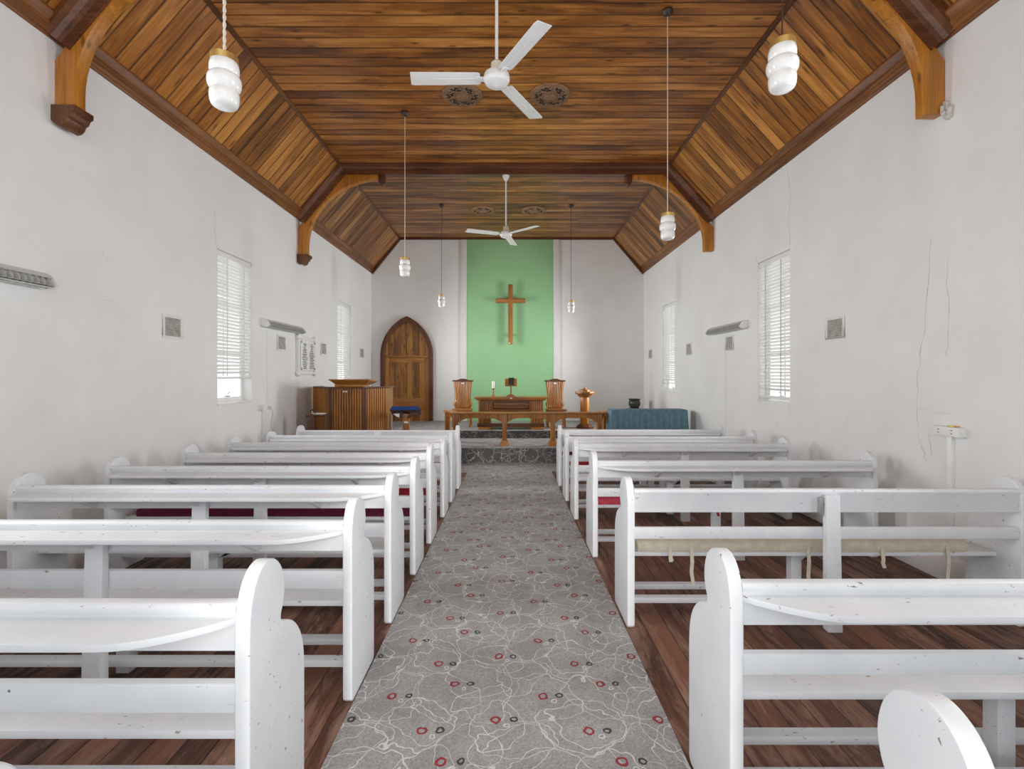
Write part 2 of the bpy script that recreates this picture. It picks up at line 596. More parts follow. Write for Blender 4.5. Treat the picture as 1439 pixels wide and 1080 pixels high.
def build_walls():
    wl = wall_with_windows('wall_left', WL, -1, WIN)
    wr = wall_with_windows('wall_right', WR, 1, WINR)
    cracks(wl, WL, 1, [([(5.72, 3.75), (5.75, 3.55), (5.76, 3.22), (5.80, 3.14)], 0.003), ([(9.6, 4.05), (9.72, 3.8)], 0.002),
                       ([(4.15, 2.72), (4.22, 2.6)], 0.002), ([(4.17, 2.26), (4.3, 2.27)], 0.002)])
    cracks(wr, WR, -1, [([(5.80, 3.15), (5.83, 3.5), (5.80, 3.85), (5.88, 4.2)], 0.0035), ([(6.56, 3.13), (6.60, 3.22)], 0.006),
                        ([(3.86, 2.7), (3.92, 2.0), (3.99, 1.55), (3.98, 1.1), (3.90, 0.9)], 0.0035),
                        ([(3.72, 2.5), (3.70, 1.9), (3.72, 1.75)], 0.0028), ([(3.98, 1.33), (3.80, 1.30), (3.66, 1.30)], 0.002),
                        ([(3.86, 0.95), (3.88, 1.12)], 0.003), ([(6.1, 1.0), (6.02, 0.86)], 0.002)])
    m = MB()
    poly = [(WL - 0.3, 0), (WR + 0.3, 0), (WR + 0.3, ZP), (WR, ZP), (CR, ZC + 0.02), (CL, ZC + 0.02), (WL, ZP), (WL - 0.3, ZP)]
    m.prism(poly, 'y', YB, YB + 0.3)
    wb = struct(m.build('wall_back', 'wall', smooth=0))
    m = MB()
    m.box(-1.13, 1.085, YB - 0.025, YB + 0.01, 0.3, ZC - 0.03)
    m.build('painted_panel', 'green', wb, 0.003)
    for x0, x1 in ((-1.27, -1.13), (1.085, 1.235)):
        m = MB()
        m.box(x0, x1, YB - 0.035, YB + 0.01, 0.3, ZC - 0.03)
        m.build('plaster_strip', 'white_satin', wb, 0.004)
    for n, x, s in (('baseboard_left', WL, 1), ('baseboard_right', WR, -1)):
        m = MB()
        a, b = sorted((x, x + s * 0.03))
        m.prism([(x, 0), (x + s * 0.035, 0), (x + s * 0.035, 0.15), (x + s * 0.018, 0.19), (x, 0.2)], 'y', YF, Y1)
        struct(m.build(n, 'white_satin', None, 0.003))


def build_ceiling():
    m = MB()
    t = 0.06
    prof = [(WL - 0.02, ZP), (CL, ZC), (CR, ZC), (WR + 0.02, ZP), (WR + 0.02, ZP + t), (CR + 0.02, ZC + t), (CL - 0.02, ZC + t), (WL - 0.02, ZP + t)]
    m.prism(prof, 'y', YF, YB + 0.3)
    struct(m.build('ceiling', 'ceil', smooth=0))
    # cornice each side: timber moulding under the sloping boards
    k = 1
    for x, s in ((WL, 1), (WR, -1)):
        m = MB()
        prof = [(0, -0.055), (0.018, -0.052), (0.022, -0.036), (0.038, -0.030), (0.042, -0.012), (0.058, -0.004), (0.060, 0.012), (0.066, 0.014), (0.068, 0.03),
                (0.064, 0.036), (0.10, 0.079), (0.106, 0.10), (0.10, 0.115), (0.0, 0.02)]
        m.prism([(x + s * a, ZP + 0.02 + b) for a, b in prof], 'y', YF, YB)
        struct(m.build('trim_%d' % k, 'corn', None, 0.003))
        k += 1
    for x, s in ((CL, -1), (CR, 1)):
        m = MB()
        m.prism([(x - s * 0.026, ZC + 0.005), (x - s * 0.026, ZC - 0.010), (x - s * 0.004, ZC - 0.015), (x + s * 0.014, ZC - 0.032), (x + s * 0.024, ZC - 0.02)], 'y', YF, YB)
        struct(m.build('trim_%d' % k, 'dark_y', None, 0.002))
        k += 1
    # bead where the boards meet the end wall
    m = MB()
    th = 0.05
    pts = [(WL, ZP - 0.03), (CL, ZC), (CR, ZC), (WR, ZP - 0.03)]
    for (a, b) in zip(pts[:-1], pts[1:]):
        A, B = Vector(a), Vector(b)
        d = (B - A).normalized()
        nn = Vector((d.y, -d.x)) * th
        m.prism([tuple(A), tuple(B), tuple(B + nn), tuple(A + nn)], 'y', YB - 0.05, YB)
    struct(m.build('trim_%d' % k, 'dark_x', None, 0.003))
    k += 1
    # moulded tie beams on the ceiling line of each truss
    for y in BEAM_Y:
        m = MB()
        prof = [(-0.16, 0.01), (-0.16, -0.03), (-0.12, -0.045), (-0.10, -0.075), (-0.07, -0.09), (-0.07, -0.155), (0.07, -0.155), (0.07, -0.09), (0.10, -0.075), (0.12, -0.045), (0.16, -0.03), (0.16, 0.01)]
        A = [(WL, ZP), (CL, ZC), (CR, ZC), (WR, ZP)]
        # sweep the section along the ceiling line with mitred corners
        rings = []
        for i, p in enumerate(A):
            p = Vector(p)
            d0 = (Vector(A[i]) - Vector(A[i - 1])).normalized() if i > 0 else None
            d1 = (Vector(A[i + 1]) - Vector(A[i])).normalized() if i < 3 else None
            n0 = Vector((-d0.y, d0.x)) if d0 else Vector((-d1.y, d1.x))
            n1 = Vector((-d1.y, d1.x)) if d1 else n0
            nm = (n0 + n1).normalized()
            sc = 1.0 / max(0.3, nm.dot(n0))
            rings.append([(p.x + nm.x * h * sc, y + w, p.y + nm.y * h * sc) for w, h in prof])
        vs = [q for r in rings for q in r]
        np_ = len(prof)
        fs = []
        for i in range(3):
            for j in range(np_):
                fs.append((i * np_ + j, i * np_ + (j + 1) % np_, (i + 1) * np_ + (j + 1) % np_, (i + 1) * np_ + j))
        fs.append(tuple(range(np_)))
        fs.append(tuple(range(3 * np_, 4 * np_)))
        m.add(vs, fs)
        struct(m.build('trim_%d' % k, 'dark_x', None, 0.0, smooth=20))
        k += 1
    return k


def build_windows():
    k = 1
    for x, out, wins in ((WL, -1, WIN[1:]), (WR, 1, WINR[1:]), (WL, -1, WIN[:1]), (WR, 1, WINR[:1])):
        for (y0, y1) in wins:
            cx = x + out * 0.15
            root = bpy.data.objects.new('window_%d' % k, None)
            COL.objects.link(root)
            root.location = (cx, (y0 + y1) / 2, WZ0)
            struct(root)
            W, H = (y1 - y0), WZ1 - WZ0
            h = W / 2
            f = 0.05
            m = MB()
            for a, b, c, d in ((-h, -h + f, 0, H), (h - f, h, 0, H), (-h + f, h - f, 0, f + 0.03), (-h + f, h - f, H - f, H),
                               (-h + f, h - f, H * 0.335, H * 0.335 + 0.03), (-h + f, h - f, H * 0.66, H * 0.66 + 0.03)):
                m.box(-0.03, 0.03, a, b, c, d)
            m.build('window_frame', 'white', root, 0.003)
            m = MB()
            m.box(-0.004, 0.004, -h + f, h - f, f, H - f)
            m.build('pane', 'pane', root, smooth=0)
            m = MB()
            a, b = sorted((out * -0.03, out * -0.165))
            m.box(a, b, -h - 0.0, h + 0.0, -0.005, 0.022)
            m.build('sill', 'white', root, 0.004)
            m = MB()
            xi = out * -0.03
            m.box(min(xi, xi - out * 0.02), max(xi, xi - out * 0.02), -0.05, 0.05, f + 0.035, f + 0.05)
            m.tube([(xi - out * 0.01, 0, f + 0.04), (xi - out * 0.02, 0.0, f + 0.08), (xi - out * 0.03, 0.03, f + 0.10)], 0.006)
            m.build('latch', 'steel', root)
            k += 1


def build_blind(x, out, y0, y1, zb, label, tilt, tape):
    inw = -out
    xb = x + out * 0.035
    root = thing('venetian_blind', label, 'blind', (xb, (y0 + y1) / 2, WZ1))
    h = (y1 - y0) / 2 - 0.012
    m = MB()
    m.box(-0.03, 0.03, -h, h, -0.07, -0.005)
    m.build('headrail', 'white', root, 0.004)
    H = WZ1 - zb
    n = int((H - 0.13) / 0.044)
    m = MB()
    rnd = random.Random(int(y0 * 10))
    for i in range(n):
        z = -0.095 - i * 0.044
        t = R(tilt + rnd.uniform(-3, 3)) * inw
        jog = rnd.uniform(-0.006, 0.006)
        c, s = math.cos(t), math.sin(t)
        pts = []
        for a, bow in ((-0.024, -0.003), (0.0, 0.002), (0.024, -0.003)):
            pts.append((a * c - bow * s, a * s + bow * c))
        th = 0.0012
        poly = [(p[0], z + p[1]) for p in pts] + [(p[0], z + p[1] - th) for p in pts[::-1]]
        vs = [(p[0], -h, p[1] + jog) for p in poly] + [(p[0], h, p[1] - jog) for p in poly]
        k = len(poly)
        fs = [(j, (j + 1) % k, k + (j + 1) % k, k + j) for j in range(k)] + [tuple(range(k)), tuple(range(k, 2 * k))]
        m.add(vs, fs)
    m.build('slats', 'slat', root, smooth=0)
    for yy in (-h * 0.45, h * 0.55):
        m = MB()
        m.box(-0.027, 0.027, yy - 0.012, yy + 0.012, -H + 0.05, -0.07) if False else None
        for xx in (-0.027, 0.027):
            m.box(xx - 0.001, xx + 0.001, yy - 0.011, yy + 0.011, -H + 0.03, -0.06)
        m.build('ladder_tape', tape, root, smooth=0)
    m = MB()
    vs = 0.012
    m.box(-0.026, 0.026, -h, h, -H, -H + 0.025)
    m.build('bottom_rail', 'white', root, 0.004)
    m = MB()
    m.tube([(inw * 0.034, h - 0.06, -0.06), (inw * 0.036, h - 0.06, -H * 0.6), (inw * 0.036, h - 0.055, -H + 0.02), (inw * 0.036, h - 0.03, -H - 0.03)], 0.003, 6)
    m.build('pull_cord', 'white_satin', root)


def gothic(w, zs, zt, n=14):
    """outline of one half-open pointed arch, left foot to right foot (x centred)"""
    h = w / 2
    rise = zt - zs
    rad = (h * h + rise * rise) / (2 * h)
    pts = []
    a_end = math.atan2(rise, rad - h)
    for i in range(n + 1):
        a = a_end * i / n
        pts.append((-h + rad - rad * math.cos(a), zs + rad * math.sin(a)))
    return pts + [(-x, z) for x, z in pts[-2::-1]]


def build_door():
    x0, x1 = -3.32, -1.985
    cx = (x0 + x1) / 2
    w = x1 - x0
    root = bpy.data.objects.new('door_1', None)
    COL.objects.link(root)
    zb = Z2
    root.location = (cx, YB, zb)
    struct(root)
    zt, zs = 3.105 - zb, 2.1 - zb
    outer = [(-w / 2, 0)] + gothic(w, zs, zt) + [(w / 2, 0)]
    fw = 0.105
    inner = [(-w / 2 + fw, 0)] + gothic(w - 2 * fw, zs, zt - 0.16) + [(w / 2 - fw, 0)]

    def band(o, i, y0, y1):
        m = MB()
        n = len(o)
        vs = [(p[0], y0, p[1]) for p in o] + [(p[0], y0, p[1]) for p in i] + [(p[0], y1, p[1]) for p in o] + [(p[0], y1, p[1]) for p in i]
        fs = []
        for k in range(n - 1):
            fs += [(k, k + 1, n + k + 1, n + k), (2 * n + k, 3 * n + k, 3 * n + k + 1, 2 * n + k + 1), (k, 2 * n + k, 2 * n + k + 1, k + 1), (n + k, n + k + 1, 3 * n + k + 1, 3 * n + k)]
        for k in (0, n - 1):
            fs.append((k, n + k, 3 * n + k, 2 * n + k))
        m.add(vs, fs)
        return m
    band(outer, inner, -0.09, 0.0).build('arch_frame', 'dark_z', root, 0.008)
    mid = [(-w / 2 + 0.06, 0)] + gothic(w - 0.12, zs, zt - 0.09) + [(w / 2 - 0.06, 0)]
    band(mid, inner, -0.11, -0.085).build('arch_moulding', 'dark_z', root, 0.006)
    m = MB()
    m.prism(gothic(w - 2 * fw, zs, zt - 0.16), 'y', -0.05, 0.0)
    m.build('arch_panel', 'door', root, smooth=0)
    hw = w / 2 - fw
    m = MB()
    m.box(-hw, hw, -0.085, -0.03, zs - 0.05, zs)
    m.build('transom', 'oak_x', root, 0.006)
    leaf = MB().box(-hw, hw, -0.045, 0.0, 0.0, zs - 0.05).build('door_leaf', 'door', root, smooth=0)
    m = MB()
    m.box(-hw, -hw + 0.11, -0.065, -0.04, 0, zs - 0.055)
    m.box(hw - 0.11, hw, -0.065, -0.04, 0, zs - 0.055)
    m.build('stile', 'oak_z', leaf, 0.004)
    m = MB()
    m.box(-hw + 0.11, hw - 0.11, -0.064, -0.04, zs - 0.17, zs - 0.055)
    m.box(-hw + 0.11, hw - 0.11, -0.064, -0.04, 0.32, 0.58)
    m.build('rail', 'oak_x', leaf, 0.004)
    m = MB()
    m.lathe([(0.0, 0.05), (0.02, 0.045), (0.026, 0.02), (0.014, 0.0)], 14, mat=Matrix.Translation((-hw + 0.06, -0.065, 0.62)) @ Matrix.Rotation(R(90), 4, 'X'))
    m.build('knob', 'paper', leaf)


def build_steps():
    m = MB()
    m.box(WL, WR, Y1 + 0.012, YB, 0.0, Z1)
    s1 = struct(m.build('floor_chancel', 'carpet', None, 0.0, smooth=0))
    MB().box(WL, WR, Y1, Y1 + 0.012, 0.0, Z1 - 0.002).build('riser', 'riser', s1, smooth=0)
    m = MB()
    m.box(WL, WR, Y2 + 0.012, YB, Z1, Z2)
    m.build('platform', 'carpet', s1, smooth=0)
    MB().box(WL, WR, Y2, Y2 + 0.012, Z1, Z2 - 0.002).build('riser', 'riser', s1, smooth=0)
    m = MB()
    m.prism([(-0.772, YF + 0.02), (0.731, YF + 0.02), (0.729, 1.95), (0.719, 3.4), (0.688, 5.8), (0.676, 7.95), (1.72, 7.95), (1.72, Y1 - 0.002), (-1.55, Y1 - 0.002), (-1.55, 7.85), (-0.715, 7.85), (-0.742, 5.4), (-0.770, 2.2)], 'z', 0.0, 0.008)
    o = m.build('aisle_carpet', 'carpet', smooth=0)
    tag(o, 'long grey carpet with white scribbles and red rings running down the aisle', 'carpet')


def brace_outline():
    """left-hand brace in the plane of the truss: distances from the wall and heights"""
    top = [(0.0, 0.05), (0.0, ZP), (0.73, ZC), (1.37, ZC)]
    return top


def build_braces():
    spec = [(-1, 0, True, 3.70, 'honey timber roof brace on the left wall nearest the camera, with dark carved corbel'),
            (-1, 1, True, 3.62, 'honey timber roof brace on the left wall farther from the camera, by the second fan'),
            (1, 0, False, 3.65, 'honey timber roof brace with broken corbel on the right wall nearest the camera'),
            (1, 1, False, 3.68, 'honey timber roof brace without corbel on the right wall farther from the camera')]
    for side, k, corbel, zb, lab in spec:
        y = BEAM_Y[k]
        wx = WL if side < 0 else WR
        ex = CL if side < 0 else CR
        s = -side                       # direction into the room
        root = thing('roof_brace', lab, 'roof brace', (wx, y, zb), 0, 'curved roof braces')
        run = abs(ex - wx)              # run of the slope
        endx = 1.40 if side < 0 else 1.42
        off = 0.115                     # the beam's own depth below the boards
        nx, nz = (ZC - ZP), -run        # slope normal pointing into the room
        ln = math.hypot(nx, nz)
        ox, oz = nx / ln * off, nz / ln * off
        zr = -zb
        up = [(0.0, ZP + zr - 0.18), (0.0 + ox, ZP + oz + zr + 0.02), (run + ox * 0.5, ZC - off + zr - 0.035), (endx, ZC - 0.15 + zr)]
        # underside: a quarter-ellipse from the wall foot up to the beam
        x_in, z_in = 0.155, 0.0
        x_out, z_out = endx, ZC - 0.15 + zr - 0.075
        low = []
        for i in range(19):
            t = math.pi / 2 * i / 18
            low.append((x_in + (x_out - x_in) * (1 - math.cos(t)) ** 1.0, 0.12 + (z_out - 0.12) * math.sin(t)))
        poly = [(0.0, 0.0), (0.0, up[0][1])] + up[1:] + low[::-1] + [(x_in, 0.0)]
        m = MB()
        m.prism([(s * a, b) for a, b in poly], 'y', -0.05, 0.05)
        m.build('curved_brace', 'honey_z', root, 0.008)
        m = MB()
        x0, x1 = endx - 0.05, endx + 0.055
        zt = ZC - 0.15 + zr
        a, b = sorted((s * x0, s * x1))
        m.box(a, b, -0.056, 0.056, zt - 0.13, zt + 0.0)
        cx = (a + b) / 2
        m.lathe([(0.05, 0), (0.052, -0.012), (0.03, -0.02), (0.028, -0.03), (0.012, -0.055), (0.0, -0.06)], 10, (cx, 0, zt - 0.13))
        m.build('drop_block', 'dark_z', root, 0.004)
        if corbel:
            m = MB()
            prof = [(0, 0.0), (0.19, 0.0), (0.19, -0.04), (0.165, -0.055), (0.15, -0.09), (0.13, -0.10), (0.12, -0.13), (0.095, -0.155), (0.06, -0.165), (0.0, -0.12)]
            m.prism([(s * a, b) for a, b in prof], 'y', -0.085, 0.085)
            m.build('corbel', 'dark_z', root, 0.006)
        elif k == 0:
            m = MB()
            m.prism([(-0.055, 0.09), (-0.095, 0.07), (-0.10, 0.03), (-0.13, 0.015), (-0.115, -0.03), (-0.125, -0.05), (-0.085, -0.075), (-0.06, -0.05), (-0.056, 0.0)], 'x', 0.0, s * 0.035)
            m.prism([(-0.06, 0.05), (-0.09, 0.04), (-0.085, 0.0), (-0.105, -0.02), (-0.08, -0.045), (-0.062, -0.02)], 'x', s * 0.035, s * 0.06)
            m.build('broken_plaster', 'plaster', root, 0.008, 1, smooth=0)


# ------------------------------------------------------------------ pews
END = [(0.02, 0.0), (0.0, 0.02), (0.0, 0.80), (0.004, 0.87), (0.022, 0.935), (0.05, 0.975), (0.085, 0.996), (0.12, 0.999), (0.16, 0.985), (0.195, 0.955),
       (0.217, 0.91), (0.224, 0.86), (0.214, 0.815), (0.20, 0.79), (0.198, 0.775), (0.205, 0.762), (0.235, 0.748), (0.275, 0.728), (0.315, 0.695), (0.345, 0.655),
       (0.365, 0.61), (0.376, 0.56), (0.38, 0.50), (0.38, 0.02), (0.36, 0.0)]


def catmull(pts, n=3):
    out = []
    for i in range(len(pts)):
        p0, p1, p2, p3 = (Vector(pts[(i + k) % len(pts)]) for k in (-1, 0, 1, 2))
        if (p2 - p1).length > 0.12:
            out.append(tuple(p1))
            continue
        for k in range(n):
            t = k / n
            q = 0.5 * ((2 * p1) + (p2 - p0) * t + (2 * p0 - 5 * p1 + 4 * p2 - p3) * t * t + (-p0 + 3 * p1 - 3 * p2 + p3) * t ** 3)
            out.append(tuple(q))
    return out


def build_pew(y, xa, xw, head, top, label, group, ledge=True, panel=False, plate=False):
    cx = (xa + xw) / 2
    s = 1 if xw > xa else -1               # wall direction
    L = abs(xw - xa)
    h = L / 2
    root = thing('pew', label, 'pew', (cx, y, 0.0), 0, group)
    prof = [(a, b * head) for a, b in END]
    prof = prof[:5] + catmull(prof)[0:0] + prof[5:]
    th = 0.046
    smoothp = []
    core = prof[2:23]
    cm = []
    for i in range(len(core) - 1):
        p0 = Vector(core[max(i - 1, 0)])
        p1, p2 = Vector(core[i]), Vector(core[i + 1])
        p3 = Vector(core[min(i + 2, len(core) - 1)])
        for k in range(3):
            t = k / 3
            cm.append(tuple(0.5 * ((2 * p1) + (p2 - p0) * t + (2 * p0 - 5 * p1 + 4 * p2 - p3) * t * t + (-p0 + 3 * p1 - 3 * p2 + p3) * t ** 3)))
    cm.append(core[-1])
    full = prof[:2] + cm + prof[23:]
    for xs in (-h, h - th):
        m = MB()
        m.prism(full, 'x', xs, xs + th)
        m.build('end_panel', 'pew', root, 0.009, 3)
    i0, i1 = -h + th, h - th
    # top rail: board with a rounded capping
    m = MB()
    zt = top
    cap = [(0.018, zt - 0.045), (0.010, zt - 0.03), (0.008, zt - 0.016), (0.016, zt - 0.004), (0.032, zt), (0.050, zt - 0.004), (0.060, zt - 0.016), (0.058, zt - 0.03), (0.05, zt - 0.045)]
    if panel:
        cap = [(0.018, zt - 0.03), (0.014, zt - 0.015), (0.02, zt - 0.003), (0.032, zt), (0.046, zt - 0.003), (0.052, zt - 0.015), (0.05, zt - 0.03)]
    zb = zt - (0.36 if panel else 0.15)
    m.prism(cap + [(0.048, zb), (0.020, zb)], 'x', i0, i1)
    m.build('back_rail', 'pew', root, 0.003)
    # book ledge with swept ends
    if ledge:
        m = MB()
        pts = [(i0, 0.02)]
        for k in range(9):
            t = k / 8
            pts.append((i0 + 0.30 * t, 0.015 - 0.145 * math.sin(t * math.pi / 2) ** 0.9))
        for k in range(9):
            t = 1 - k / 8
            pts.append((i1 - 0.12 * t, 0.015 - 0.145 * math.sin(t * math.pi / 2) ** 0.9))
        pts.append((i1, 0.02))
        if s < 0:
            pts = [(-a, b) for a, b in pts]
        m.prism(pts, 'z', zt - 0.068, zt - 0.046)
        m.build('book_ledge', 'pew', root, 0.006)
        for xk in (-0.55, 0.0, 0.62):
            m = MB()
            xx = xk * h
            m.prism([(0.02, zt - 0.068), (-0.10, zt - 0.068), (-0.10, zt - 0.08), (0.02, zt - 0.15)], 'x', xx - 0.016, xx + 0.016)
            m.build('ledge_bracket', 'pew', root, 0.003)
    if not panel:
        m = MB()
        m.box(i0, i1, 0.015, 0.045, zt - (0.335 if s < 0 else 0.318), zt - 0.245)
        m.build('lower_rail', 'pew', root, 0.006)
    m = MB()
    m.box(i0, i1, 0.155, 0.425, 0.40, 0.43)
    m.build('seat', 'pew', root, 0.009)
    for yy, zz in ((0.32, 0.105), (0.12, 0.105)):
        m = MB()
        m.box(i0, i1, yy, yy + 0.055, zz, zz + 0.035)
        m.build('foot_rail', 'pew', root, 0.007)
    # middle prop behind the rails, leg and strut under the seat
    m = MB()
    px = 0.02 * h
    dz = 0.05 if ledge else 0.01
    m.prism([(-0.045, 0.0), (0.013, 0.0), (0.013, zt - dz - 0.02), (-0.02, zt - dz - 0.02)], 'x', px - 0.055, px + 0.035)
    m.build('back_post', 'pew', root, 0.006)
    m = MB()
    m.box(px - 0.12, px - 0.05, 0.24, 0.30, 0.0, 0.402)
    m.prism([(px - 0.05, 0.33), (px - 0.05, 0.385), (px + 0.09, 0.401), (px + 0.045, 0.401)], 'y', 0.25, 0.29)
    m.build('seat_leg', 'pew', root, 0.004)
    if plate:
        m = MB()
        m.box(px - 0.085, px - 0.06, -0.006, 0.02, zt - 0.16, zt - 0.05)
        m.build('metal_plate', 'steel', root, 0.002)
    return root


LEFT = [  # y of rear edge, aisle face, wall face, head height, rail height
    (0.55, -0.776, -3.28, 1.04, 0.94), (1.415, -0.776, -3.28, 1.01, 0.92), (2.32, -0.774, -3.28, 0.98, 0.888), (3.05, -0.767, -3.23, 0.955, 0.893),
    (3.79, -0.761, -3.24, 0.935, 0.876), (4.49, -0.755, -3.12, 0.94, 0.868), (5.33, -0.748, -3.19, 0.90, 0.848), (5.96, -0.740, -3.07, 0.885, 0.846), (6.66, -0.733, -3.01, 0.89, 0.83)]
RIGHT = [(0.75, 0.745, 3.22, 1.02, 0.92), (1.606, 0.740, 3.22, 0.975, 0.898), (3.006, 0.736, 3.27, 0.94, 0.88), (4.16, 0.715, 3.21, 0.925, 0.854),
         (5.25, 0.700, 3.10, 0.90, 0.848), (6.02, 0.693, 3.12, 0.895, 0.825), (6.83, 0.687, 3.06, 0.875, 0.82)]
LLAB = ['white pew at lower left corner, only the round top of its aisle end in frame',
        'white painted pew left of the aisle, nearest one shown nearly whole, with chipped end panel',
        'white pew left of the aisle, third from the camera with wide ledge',
        'white pew left of the aisle, next nearer the camera than the maroon cushion pew',
        'white pew left of the aisle holding the long maroon seat cushion',
        'white pew left of the aisle holding the red cushion, one beyond the maroon one',
        'white pew left of the aisle, third from the pulpit end',
        'white pew left of the aisle, second from the pulpit end',
        'foremost white pew left of the aisle, plain panelled back before the pulpit']
RLAB = ['white pew at lower right corner, only the round head of its aisle end in frame',
        'white pew right of the aisle, nearest one shown nearly whole, with flaking ledge edge',
        'white pew right of the aisle without ledge, holding the long beige cushion',
        'white pew right of the aisle holding the short coral cushion at its aisle end',
        'white pew right of the aisle, third from the teal covered table',
        'white pew with bright red cushion, second from the teal covered table',
        'foremost white pew right of the aisle, just before the teal covered table']


def build_cushion(y, x0, x1, z, mat, label, ties=(), tie_mat=None, d=0.27):
    cx = (x0 + x1) / 2
    h = abs(x1 - x0) / 2
    root = thing('seat_cushion', label, 'cushion', (cx, y, z))
    m = MB()
    n = 40
    vs, fs = [], []
    rnd = random.Random(int(x0 * 100))
    ring = [(0.0, 0.0), (-0.008, 0.02), (-0.010, 0.045), (0.0, 0.068), (0.03, 0.078), (d - 0.03, 0.078), (d, 0.066), (d + 0.008, 0.04), (d, 0.0)]
    for i in range(n + 1):
        xx = -h + 2 * h * i / n
        w = rnd.uniform(-0.003, 0.003)
        e = 0.8 if i in (0, n) else 1.0
        vs += [(xx, a + w, b * e) for a, b in ring]
    k = len(ring)
    for i in range(n):
        for j in range(k):
            fs.append((i * k + j, i * k + (j + 1) % k, (i + 1) * k + (j + 1) % k, (i + 1) * k + j))
    fs += [tuple(range(k)), tuple(range(n * k, (n + 1) * k))]
    m.add(vs, fs)
    m.build('pad', mat, root, smooth=50)
    for tx, ln in ties:
        m = MB()
        pts = [(tx - cx, -0.012, 0.05), (tx - cx + 0.004, -0.018, -0.06), (tx - cx + 0.0, -0.014, -ln * 0.6), (tx - cx + 0.012, -0.016, -ln)]
        for a, b in zip(pts[:-1], pts[1:]):
            w = 0.012
            m.add([(a[0] - w, a[1], a[2]), (a[0] + w, a[1], a[2]), (b[0] + w, b[1], b[2]), (b[0] - w, b[1], b[2]),
                   (a[0] - w, a[1] + .003, a[2]), (a[0] + w, a[1] + .003, a[2]), (b[0] + w, b[1] + .003, b[2]), (b[0] - w, b[1] + .003, b[2])],
                  [(0, 1, 2, 3), (7, 6, 5, 4), (0, 4, 5, 1), (2, 6, 7, 3), (0, 3, 7, 4), (1, 5, 6, 2)])
        m.build('tie', tie_mat or mat, root)


def build_pews():
    for i, (a, lab) in enumerate(zip(LEFT, LLAB)):
        build_pew(*a, lab, 'white pews left of the aisle', ledge=(i != 8), panel=(i == 8))
    for i, (a, lab) in enumerate(zip(RIGHT, RLAB)):
        build_pew(*a, lab, 'white pews right of the aisle', ledge=(i != 2), plate=(i == 2))
    z = 0.431
    build_cushion(LEFT[4][0] + 0.16, -3.10, -0.82, z, 'maroon', 'long maroon cushion on a left pew seat')
    build_cushion(LEFT[5][0] + 0.16, -2.00, -0.82, z, 'red', 'crimson cushion on the left pew beyond the maroon cushion')
    build_cushion(RIGHT[2][0] + 0.15, 0.84, 3.02, z - 0.0, 'beige', 'long beige cushion with hanging ties on the ledgeless right pew',
                  ((1.19, 0.21), (1.05, 0.05), (1.96, 0.25), (2.88, 0.26), (2.45, 0.1)))
    build_cushion(RIGHT[3][0] + 0.15, 0.77, 1.87, z, 'pink', 'short coral cushion at the aisle end of a right pew', ((1.86, 0.1),), 'red')
    build_cushion(RIGHT[5][0] + 0.15, 0.76, 1.9, z, 'red', 'bright red cushion on the second right pew from the front')
    build_cushion(RIGHT[6][0] + 0.15, 0.75, 1.7, z, 'maroon', 'dark red cushion on the foremost right pew')


# ------------------------------------------------------------------ overhead things
def build_fan(x, y, angles, label, zr):
    root = thing('ceiling_fan', label, 'ceiling fan', (x, y, zr), 0, 'white ceiling fans')
    top = ZC - 0.155 - zr
    m = MB()
    m.lathe([(0.0, top), (0.062, top), (0.058, top - 0.02), (0.03, top - 0.07), (0.02, top - 0.085), (0.0, top - 0.085)], 20)
    m.build('canopy', 'white', root)
    m = MB()
    m.tube([(0, 0, top - 0.02), (0, 0, 0.06)], 0.013, 12)
    m.build('down_rod', 'white', root)
    m = MB()
    m.lathe([(0.0, 0.16), (0.03, 0.155), (0.045, 0.14), (0.048, 0.06), (0.0, 0.06)], 16)
    m.build('collar', 'cream', root)
    m = MB()
    m.lathe([(0.0, 0.07), (0.075, 0.066), (0.098, 0.05), (0.104, 0.03), (0.104, 0.005), (0.094, -0.004), (0.088, -0.02), (0.07, -0.032), (0.03, -0.038), (0.012, -0.05), (0.0, -0.052)], 32)
    m.build('motor', 'white', root)
    for a in angles:
        mt = Matrix.Rotation(R(a), 4, 'Z') @ Matrix.Rotation(R(9), 4, 'X')
        m = MB()
        m.box(0.08, 0.16, -0.022, 0.022, 0.012, 0.022, mt)
        poly = [(0.13, -0.052), (0.15, -0.062), (0.66, -0.068), (0.69, -0.06), (0.675, 0.066), (0.15, 0.062), (0.13, 0.052)]
        m.prism(poly, 'z', 0.020, 0.026, mt)
        m.prism([(0.14, -0.005), (0.5, -0.003), (0.5, 0.003), (0.14, 0.005)], 'z', 0.017, 0.021, mt)
        m.build('blade', 'white', root, 0.0015)


